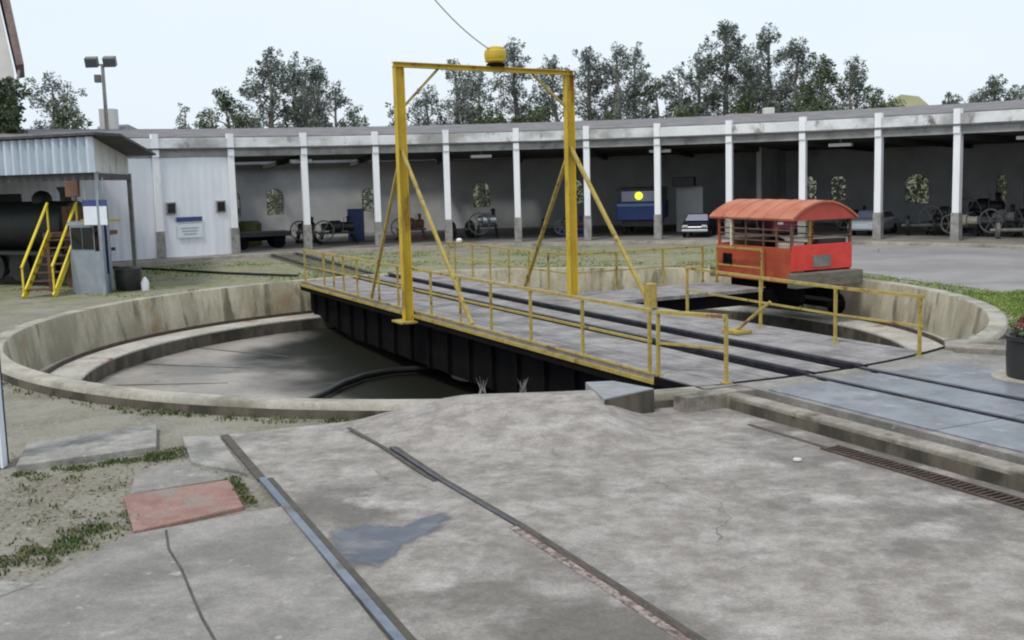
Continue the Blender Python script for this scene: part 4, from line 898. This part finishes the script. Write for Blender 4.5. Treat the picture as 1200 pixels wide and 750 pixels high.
for p_, w_, m_ in ((SH+Vector((-.02, .1, 0)), .09, 'greywall'), (SB, .14, 'colbase'), (SH+SLd*5.8, .14, 'colbase'), (SLe, .14, 'colbase'), (SB+SLd*6, .14, 'colbase')):
    MB().frame(p_+Vector((0, 0, 1.6)), (w_/2, 0, 0), (0, w_/2, 0), (0, 0, 1.74)).build('post', M[m_], shed)
MB().bar(SH+sideN*.2+Vector((0, 0, 3.2)), SB+Vector((0, 0, 3.2)), .12, .2).build('eave_beam', M['darkroof'], shed)
MB().bar(SLe+Vector((0, .15, 3.22)), SH+Vector((0, .15, 3.22)), .12, .22).build('eave_beam', M['darkroof'], shed)
MB().bar(SH+sideN*6+SLd*1.75+Vector((0, 0, 1.12)), SH+sideN*6+SLd*12+Vector((0, 0, 1.12)), .1, 2.5).build('rear_boarding', M['darkroof'], shed)
# booth under the shed
bt = thing('booth', SH+Vector((-.7, 1.0, 0)), 'small blue-grey booth with dark windows at the right corner of the shed', 'booth')
c0 = SH+Vector((-.12, .35, -.12)); ax = SLd; ay = sideN
def fr(a_, b_, z0, z1, th_, name, m_, par, off_=0, bev=0):
    p0 = c0+ax*a_+ay*off_; p1 = c0+ax*b_+ay*off_; return MB().frame((p0+p1)/2+Vector((0, 0, (z0+z1)/2)), ax*abs(b_-a_)/2, ay*th_/2, (0, 0, (z1-z0)/2)).build(name, m_, par, bevel=bev)
fr(.0, 1.25, 0, 1.22, .1, 'lower_wall', M['greywall'], bt)
wf = fr(.25, 1.2, 1.22, 1.95, .06, 'window_frame', M['greywall'], bt); fr(.30, .72, 1.28, 1.9, .02, 'pane', M['glass'], wf, -.05); fr(.76, 1.16, 1.28, 1.9, .02, 'pane', M['glass'], wf, -.05)
MB().frame(c0+ay*.95+Vector((.02, 0, 1.0)), Vector((.05, 0, 0)), ay*.9, (0, 0, 1.0)).build('side_wall', M['greywall'], bt)
MB().frame(c0+ax*.62+ay*.9+Vector((0, 0, 2.0)), ax*.68, ay*.95, (0, 0, .05)).build('booth_roof', M['greywall'], bt)
fr(-.02, -.18, .55, 1.95, .05, 'dark_shutter', M['navy'], bt, .5)
sg = thing('hanging_sign', c0+Vector((0, -.3, 2.3)), 'white hanging sign with navy header under the shed eave above the booth', 'sign')
fr(-.35, .55, 1.98, 2.50, .04, 'panel', M['signwhite'], sg, -.25); fr(-.38, .58, 2.505, 2.68, .05, 'header', M['navy'], sg, -.25)
for a_ in (-.25, .45): MB().tube([c0+ax*a_+ay*-.25+Vector((0, 0, 2.68)), c0+ax*a_+ay*-.1+Vector((0, 0, 3.3))], .012, 6).build('hanger', M['soffit'], sg)
tag(MB().frame(c0+ax*.95+ay*-.1+Vector((0, 0, 3.0)), ax*.26, ay*.22, (0, 0, .23)).build('lamp_box', M['oxide'], bevel=.02), 'brown wooden box hanging under the shed eave left of the sign', 'box')
# white wall panel seen through the shed on the right, black bin, canister
bn = thing('bin', Vector((-11.35, 32.8, -.12)), 'low black rubbish bin beside the booth at the shed corner', 'bin')
MB().lathe(Vector((-11.2, 32.9, -.12)), [(.32, 0), (.35, .04), (.37, .56), (.36, .60)], 20).build('body', M['black'], bn); MB().lathe(Vector((-11.2, 32.9, .475)), [(.39, 0), (.38, .05), (.2, .10), (.05, .12)], 20).build('lid', M['black'], bn)
tag(MB().lathe(Vector((-10.65, 32.7, -.12)), [(.11, 0), (.12, .25), (.07, .33), (.03, .40)], 12).build('canister', M['lampwhite']), 'small white canister on the ground right of the black bin', 'canister')
# stair with yellow rails
st = thing('stair', (-13.25, 31.35, -.12), 'steep brown stair with bright yellow handrails under the left shed', 'stair')
s0 = Vector((-13.60, 31.3, -.12)); s1 = Vector((-12.85, 31.55, -.12)); rise = Vector((.15, 1.75, 1.75))
for i, q0 in enumerate((s0, s1)):
    e = Vector((0, 0, 0)); MB().bar(q0, q0+rise, .05, .20).build('stringer', M['stairyellow'], st)
    MB().tube([q0+Vector((0, 0, .85)), q0+rise+Vector((0, 0, .85))], .04, 8).build('handrail', M['stairyellow'], st)
    for f_ in (0.02, .98): MB().tube([q0+rise*f_, q0+rise*f_+Vector((0, 0, .86))], .03, 6).build('baluster', M['stairyellow'], st)
for i in range(1, 8):
    c = (s0+s1)/2+rise*(i/8); MB().frame(c, (s1-s0)*.47, (0, .1, 0), (0, 0, .02)).build('tread', M['oxide'], st)
ld = thing('loading_landing', (-13.2, 33.6, -.12), 'brown timber landing with yellow rail at the top of the stair', 'landing')
MB().box(-13.7, 33.15, 1.48, -11.9, 34.3, 1.6).build('deck', M['oxide'], ld)
for x in (-13.6, -12.0): MB().box(x-.05, 33.2, -.12, x+.05, 33.3, 1.48).build('leg', M['oxide'], ld)
MB().tube([(-12.55, 33.15, 1.95), (-11.2, 32.6, 1.95)], .03, 8).build('rail', M['stairyellow'], ld)
MB().tube([(-11.95, 32.9, -.12), (-11.95, 32.9, 1.95)], .03, 8).build('rail_post', M['stairyellow'], ld)
b = MB()
for i in range(7): b.box(-13.55+i*.2, 34.32, 1.6-1.7, -13.37+i*.2, 34.37, 2.35)
b.build('back_boards', M['oxide'], ld)
# dark locomotive under the shed
lo = thing('steam_locomotive', (-16.5, 35.4, -.1), 'dark steam locomotive in shadow under the left shed, behind the stair', 'locomotive')
a = Vector((-13.3, 34.9, 0)); bdir = SLd; zz = Vector((0, 0, 1)); side = Vector((-bdir.y, bdir.x, 0))
MB().lathe(a+zz*1.75, [(.05, 0), (.72, .02), (.76, .1), (.76, 3.6), (.7, 3.65)], 28, axis=bdir).build('boiler', M['darkgreen'], lo)
MB().lathe(a+bdir*.45+zz*2.4, [(.17, 0), (.17, .35), (.25, .5), (.25, .54)], 16).build('chimney', M['black'], lo)
MB().lathe(a+bdir*1.5+zz*2.42, [(.3, 0), (.3, .22), (.2, .36), (.05, .42)], 16).build('steam_dome', M['darkgreen'], lo)
MB().frame(a+bdir*4.4+zz*1.6, bdir*.8, side*1.0, zz*1.15).build('cab', M['darkgreen'], lo, bevel=.03)
MB().frame(a+bdir*2.5+zz*.95, bdir*2.9, side*1.05, zz*.05).build('running_board', M['black'], lo)
MB().frame(a+bdir*2.5+zz*.6, bdir*2.8, side*.45, zz*.25).build('frame', M['black'], lo)
for i in range(4):
    for s_ in (-.55, .55): MB().lathe(a+bdir*(.9+i*1.15)+side*s_+zz*.48, [(.06, -.06), (.46, -.05), (.46, .05), (.06, .07)], 22, axis=side).build('wheel', M['black'], lo)

# ------------------------------------------------------------------ far left building with gable edge
fb_ = thing('gabled_building', (-24, 48, 0), 'tall white building with dark roof edge cropped by the upper left corner', 'building')
YB = 46.; eT = at(28, 76, YB); eO = at(7, -20, YB); dv = eT-eO; g0 = eO-dv*1.2; bk = (YB+5)/YB
def wallprism(pts, name, m_):      # pts in the facade plane (x, z); the block recedes 5 m
    n_ = len(pts); vs = [(x, YB, z) for x, z in pts]+[(x*bk, YB+5, z) for x, z in pts]
    MB().add(vs, [tuple(range(n_)), tuple(range(n_, 2*n_))[::-1]]+[(i, n_+i, n_+(i+1) % n_, (i+1) % n_) for i in range(n_)]).build(name, m_, fb_)
wallprism([(-34, -.2), (eT.x-.42, -.2), (eT.x-.42, eT.z-.25), (g0.x-.42, g0.z-.25), (-34, g0.z-.25)], 'wall', M['whitewall'])
b = MB(); e_ = dv.normalized(); nrm = Vector((e_.z, 0, -e_.x)); nrm = nrm if nrm.x > 0 else -nrm
rv_ = []
for sc_, yy in ((1, YB-.45), ((YB+5.3)/(YB-.45), YB+5.3)):
    for p_ in (eT, eT-nrm*.30, g0-nrm*.30, g0): rv_.append((p_.x*(sc_ if sc_ != 1 else (YB-.45)/YB), yy, p_.z))
rv_[4:] = [(x*(1.0)*(YB-.45)/YB, y, z) for x, y, z in rv_[4:]]
b.add(rv_, [(0, 1, 2, 3), (7, 6, 5, 4), (0, 4, 5, 1), (1, 5, 6, 2), (2, 6, 7, 3), (3, 7, 4, 0)]); b.build('roof', M['tile'], fb_)
MB().tube([(eT.x-.15, YB-.1, eT.z-.2), (eT.x-.38, YB-.1, eT.z-1.0), (eT.x-.38, YB-.1, -.1)], .06, 8).build('downpipe', M['colbase'], fb_)

# floodlight mast
fp = at(120, 76, 50); pl = thing('floodlight_pole', (fp.x, 50, -.1), 'tall pale pole carrying two floodlights behind the shed roof', 'light pole')
MB().tube([(fp.x, 50, -.1), (fp.x, 50, fp.z+.0)], [.11, .07], 10).build('pole', M['soffit'], pl)
MB().bar((fp.x-.6, 50, fp.z), (fp.x+.6, 50, fp.z), .07, .07).build('crossarm', M['soffit'], pl)
for s_ in (-.42, .36):
    h = MB().frame((fp.x+s_, 49.9, fp.z+.12), (.27, 0, 0), (0, .12, .06), (0, -.07, .19)).build('floodlight', M['greymach'], pl, bevel=.02); MB().frame((fp.x+s_, 49.76, fp.z+.06), (.22, 0, 0), (0, .01, .006), (0, -.06, .15)).build('glass', M['floodglass'], h)
MB().box(fp.x-.35, 49.85, fp.z-.75, fp.x-.12, 50.1, fp.z-.42).build('junction_box', M['greymach'], pl)

# dark post at the left edge, near the camera
dp = thing('gate_post', (-6.0, 12.75, -.2), 'tall navy post with pale edge cut by the left photo edge', 'post')
MB().box(-6.10, 12.6, -.2, -5.91, 12.85, 3.0).build('post', M['postblue'], dp, bevel=.008); MB().box(-5.907, 12.6, -.2, -5.875, 12.72, 3.0).build('edge_trim', M['signwhite'], dp)

# black planter with plant on the right
pc_ = Vector((7.28, 15.25, 0)); pt = thing('planter', pc_, 'black round tub planter standing on the platform at the right edge', 'planter')
MB().lathe(pc_, [(.42, 0), (.46, .02), (.475, .3), (.47, .52), (.50, .54), (.50, .59), (.44, .59), (.43, .54)], 32).build('tub', M['black'], pt)
MB().lathe(pc_+Vector((0, 0, .50)), [(.43, 0), (.43, .05), (.2, .07)], 24).build('soil', M['soil'], pt)
tag(MB().lathe(pc_+Vector((-.02, 0, -.001)), [(.68, 0), (.68, .012), (.5, .016)], 32).build('base_disc', M['rim']), 'flat pale round base under the black tub planter', 'base')
def leafy(c, rx, ry, rz__, n_, size, m_, name, parent=None, b=None):
    bb = b or MB()
    for i in range(n_):
        u = Vector((rnd.gauss(0, 1), rnd.gauss(0, 1), rnd.gauss(0, 1))).normalized()*(rnd.random()**.45)
        p = Vector(c)+Vector((u.x*rx, u.y*ry, u.z*rz__)); q_ = Vector((rnd.gauss(0, 1), rnd.gauss(0, 1), rnd.gauss(0, .8))).normalized(); r_ = q_.cross(Vector((rnd.gauss(0, 1), rnd.gauss(0, 1), rnd.gauss(0, 1)))).normalized(); s_ = size*rnd.uniform(.6, 1.4)
        bb.add([p-q_*s_, p-r_*s_*.45, p+q_*s_, p+r_*s_*.45], [(0, 1, 2, 3)])
    return bb if b is not None else bb.build(name, m_, parent)
pn = thing('potted_plant', pc_+Vector((0, 0, .55)), 'dark red flowering plant growing in the black tub planter', 'plant')
leafy(pc_+Vector((-.1, 0, .68)), .36, .34, .16, 420, .045, M['leaf_mid'], 'foliage', pn); leafy(pc_+Vector((-.12, -.05, .74)), .30, .28, .14, 260, .04, M['flower'], 'flowers', pn)
for x_, y_, s__ in ((3.05, 11.85, .045), (.9, 9.3, .02), (2.4, 9.9, .02), (-.3, 12.6, .018), (3.6, 7.6, .025), (1.9, 12.9, .02)):
    pass
tag(MB().lathe((3.05, 11.9, slab_h(3.05, 11.9)), [(.02, 0), (.05, .008), (.045, .025), (.01, .032)], 7).build('stone', M['rock']), 'small white stone lying on the slab near the drain', 'stone')
b = MB()
for i in range(9): a_ = i*.7; b.tube([pc_+Vector((.05*math.cos(a_), .05*math.sin(a_), .54)), pc_+Vector((.2*math.cos(a_), .2*math.sin(a_), .82))], .008, 5)
b.build('stems', M['trunk'], pn)

# ------------------------------------------------------------------ houses and hill beyond
def house(px, py_top, wpx, dist, eave_drop, wallm, lab, roofm='tile', chim=False):
    t0 = at(px, py_top, dist); hw = wpx/2*dist/F; t_ = thing('house', (t0.x, dist, 0), lab, 'house')
    ev = t0.z-eave_drop; MB().box(t0.x-hw*.9, dist, -.2, t0.x+hw*.9, dist+6, ev).build('wall', M[wallm], t_)
    b = MB(); P_ = [(t0.x-hw, dist-.4, ev), (t0.x+hw, dist-.4, ev), (t0.x+hw, dist+6.4, ev), (t0.x-hw, dist+6.4, ev), (t0.x-hw*.35, dist+3, t0.z), (t0.x+hw*.35, dist+3, t0.z)]
    b.add(P_, [(0, 1, 5, 4), (2, 3, 4, 5), (3, 0, 4), (1, 2, 5), (3, 2, 1, 0)]); rf = b.build('roof', M[roofm], t_)
    if chim: MB().box(t0.x-.35, dist+1.5, ev, t0.x+.35, dist+2.2, t0.z+.7).build('chimney', M['whitewall'], rf)
    return t_
house(112, 143, 74, 54, .9, 'whitewall', 'small house with grey hipped roof and chimney behind the shed roof', 'rooftile', True)
house(180, 150, 46, 62, .7, 'whitewall', 'low roof peeking over the left end of the roundhouse', 'rooftile')
house(880, 130, 90, 66, 1.0, 'pinkwall', 'ochre house with brownish tiled roof behind the roundhouse, right of centre', 'tile')
house(985, 128, 80, 70, .9, 'whitewall', 'low house with brown roof behind the roundhouse above the tractor')
house(1175, 117, 60, 70, .8, 'pinkwall', 'house with reddish roof behind the roundhouse at the right photo edge')
tb = at(902, 126, 63); tag(MB().box(tb.x-.28, 63, -.2, tb.x+.28, 63.6, tb.z).build('water_tower', M['whitewall'], bevel=.03), 'slim white chimney tower rising behind the roundhouse roof', 'tower')
b = MB(); c = at(1075, 112, 240); k = 40; vs = []; fs = []
for i in range(k+1):
    for j in range(9):
        a_ = -1+2*i/k; f_ = j/8; hh = (c.z)*math.exp(-(a_*1.9)**2)*math.sin(f_*math.pi)**.8; vs.append((c.x+a_*70, 215+f_*90, -1+hh*(1+.12*math.sin(i*1.3)+.07*math.sin(i*2.9+j))))
for i in range(k):
    for j in range(8): a_ = i*9+j; fs.append((a_, a_+9, a_+10, a_+1))
b.add(vs, fs, True); struct(b.build('hill', M['hill']))

# ------------------------------------------------------------------ trees
hb = MB()
for i in range(230):
    a_ = TH(-3)+(TH(12.5)-TH(-3))*(i+rnd.random())/230; p = PC(RB+5+rnd.uniform(-.8, .8), a_, rnd.uniform(.5, 2.1)); leafy(p, .9, .9, .95, 75, .16, None, '', b=hb)
tag(hb.build('hedge', M['leaf_bush']), 'long leafy green hedge seen through the arched rear windows of the roundhouse', 'hedge')
def limb(b, p0, p1, r0, r1, k=6, wob=.25):
    p0, p1 = Vector(p0), Vector(p1); pts = []
    for i in range(6):
        t_ = i/5; p = p0.lerp(p1, t_)
        if 0 < i < 5: p += Vector((rnd.gauss(0, wob), rnd.gauss(0, wob), 0))*.5
        pts.append(p)
    b.tube(pts, [r0+(r1-r0)*i/5 for i in range(6)], k)
    return pts
def tree(px, top, base_w, dist, lab, leaf='leaf_dark', dens=1., clumps=24, grp='trees behind the roundhouse', name='eucalyptus_tree', low=.42, slim=.9):
    """px: centre, top: pixel row of its top, base_w: crown width in pixels at its widest"""
    T = at(px, top, dist); x0, z1 = T.x, T.z; hw = base_w/2*dist/F
    t_ = thing(name, (x0, dist, gz(0, 50)), lab, 'tree', grp)
    tb_ = MB(); tp = limb(tb_, (x0+rnd.uniform(-.3, .3), dist, -.15), (x0, dist, z1-.8), .028*z1+.06, .04, 8, .22)
    lb = MB(); zlow = max(2.0, z1*low)
    def trunk_at(z):
        f_ = max(0, min(.999, (z+.15)/(z1-.65)))*5; i = int(f_); return tp[i].lerp(tp[i+1], f_-i)
    for c_i in range(clumps):
        f_ = (c_i+.5)/clumps; f_ = f_**.85; z = zlow+(z1-.5-zlow)*f_
        if c_i == clumps-1: z = z1-.45
        wmax = hw*1.05*(math.sin(min(1, (1.06-f_)*1.9)*math.pi/2))**slim
        a_ = rnd.uniform(0, 6.28); q_ = wmax*rnd.uniform(.25, .95) if c_i < clumps-1 else 0
        c = Vector((x0+q_*math.cos(a_), dist+q_*math.sin(a_)*.8, z))
        tp_ = trunk_at(max(1.5, z-.35*q_-.5)); limb(tb_, tp_, c, .05, .018, 5, .1)
        rr = rnd.uniform(.45, .85)*(.62+.24*hw)*(1.12-.38*f_)
        leafy(c, rr, rr, rr*rnd.uniform(.75, 1.35), int(dens*300*rr*rr+40), .088, None, '', b=lb)
        for s_ in range(3):
            u = Vector((rnd.gauss(0, 1), rnd.gauss(0, 1), rnd.gauss(0, .8))).normalized()*rr*rnd.uniform(.9, 1.5)
            leafy(c+u, rr*.42, rr*.42, rr*.5, int(dens*60*rr*rr+10), .10, None, '', b=lb)
    tb_.build('trunk', M['trunk'], t_); lb.build('crown', M[leaf], t_); return t_
TREES = [
 (60, 88, 70, 74, 'sparse eucalyptus with open crown at far left, above the corrugated shed', 'leaf_dark', .8, 20),
 (82, 118, 50, 70, 'lower dark tree leaning against the sparse far left eucalyptus', 'leaf_mid', 1, 14),
 (216, 122, 34, 84, 'small thin tree standing alone left of the first broad tree', 'leaf_dark', .7, 9),
 (262, 106, 62, 80, 'broad dense dark tree left of the tallest left-hand group', 'leaf_mid', 1.3, 22),
 (312, 56, 52, 78, 'tall pointed eucalyptus, leftmost and tallest of the left-hand group', 'leaf_dark', 1.1, 26),
 (345, 68, 50, 82, 'round-topped eucalyptus second from left in the left-hand group', 'leaf_dark', 1.1, 24),
 (368, 70, 52, 79, 'eucalyptus third from left in the left-hand group', 'leaf_dark', 1.1, 24),
 (392, 98, 44, 84, 'sloping lower eucalyptus right of the left-hand group', 'leaf_dark', .9, 16),
 (414, 130, 44, 80, 'low green tree at the right foot of the left-hand group', 'leaf_mid', 1.1, 12),
 (463, 122, 30, 80, 'small dark tree just left of the left gantry post', 'leaf_mid', 1.2, 10),
 (498, 102, 56, 82, 'loose eucalyptus behind the top left gantry corner', 'leaf_dark', .75, 18),
 (532, 66, 60, 84, 'open eucalyptus left of the gantry slip ring housing', 'leaf_dark', .7, 22),
 (560, 82, 60, 80, 'thin airy eucalyptus just below the gantry slip ring housing', 'leaf_dark', .7, 22),
 (602, 44, 54, 83, 'tall eucalyptus whose top shows right of the slip ring housing', 'leaf_dark', .85, 24),
 (648, 66, 58, 80, 'eucalyptus behind the right gantry post', 'leaf_dark', .95, 24),
 (575, 128, 90, 74, 'low wide green tree under the gantry beam', 'leaf_bush', 1.2, 16),
 (632, 124, 80, 74, 'low rounded green tree left of the right gantry post', 'leaf_bush', 1.2, 16),
 (690, 52, 58, 82, 'leafy eucalyptus immediately right of the right gantry post', 'leaf_dark', .95, 24),
 (722, 50, 58, 80, 'rounded eucalyptus second right of the gantry', 'leaf_dark', 1, 24),
 (744, 56, 44, 85, 'slender eucalyptus third right of the gantry', 'leaf_dark', .9, 20),
 (768, 90, 36, 80, 'short yellow-green tree between the two eucalyptus groups', 'leaf_mid', 1, 14),
 (795, 74, 52, 82, 'loose eucalyptus left of the tallest tree', 'leaf_dark', .9, 20),
 (820, 60, 46, 84, 'eucalyptus adjoining the tallest tree on its left', 'leaf_dark', .85, 20),
 (849, 21, 58, 82, 'the tallest pointed eucalyptus in the row behind the roundhouse', 'leaf_dark', 1.1, 32),
 (876, 55, 50, 80, 'eucalyptus adjoining the tallest tree on its right', 'leaf_dark', 1, 22),
 (902, 31, 48, 84, 'tall round-topped eucalyptus, second tallest of the row', 'leaf_dark', 1.05, 28),
 (938, 45, 52, 80, 'broad-topped eucalyptus right of the second tallest', 'leaf_dark', 1.05, 26),
 (962, 66, 50, 77, 'bright green tree in front of the right-hand eucalyptus group', 'leaf_mid', 1.3, 22),
 (998, 67, 44, 82, 'pointed eucalyptus near the right end of the big group', 'leaf_dark', 1.05, 20),
 (1024, 104, 50, 76, 'dense rounded tree closing the big group on the right', 'leaf_mid', 1.4, 16),
 (880, 108, 80, 72, 'low dark spreading tree above the roundhouse roof, beneath the tallest tree', 'leaf_bush', 1.2, 14),
 (960, 112, 100, 72, 'low dense tree above the roundhouse roof left of the tractor roof', 'leaf_mid', 1.4, 18),
 (720, 132, 60, 72, 'low bush-like tree over the roundhouse roof right of the gantry', 'leaf_bush', 1.2, 10),
 (800, 124, 70, 72, 'low green tree over the roundhouse roof between the groups', 'leaf_bush', 1.2, 12),
 (1166, 86, 48, 80, 'tall dark tree near the right photo edge', 'leaf_dark', 1.2, 20),
 (1120, 110, 60, 82, 'low dark tree right of the dry hill', 'leaf_mid', 1.3, 14),
 (1146, 106, 50, 84, 'low tree left of the tall tree near the right edge', 'leaf_mid', 1.2, 12),
 (1196, 100, 50, 80, 'tree cut by the right photo edge', 'leaf_dark', 1.2, 14),
 (1054, 118, 40, 90, 'small pale green tree left of the dry hill', 'leaf_bush', 1, 8),
]
for px, top, wd, dist, lab, leaf, dn, cl in TREES:
    tree(px, top, wd*1.25, dist, lab, leaf, dn, int(cl*1.25), low=.30)
tree(-2, 86, 42, 44.6, 'leafy green tree filling the left edge under the roof corner', 'leaf_mid', 1.6, 26, 'trees near the shed', 'leafy_tree', low=.5, slim=.3)
sc.render.film_transparent = False
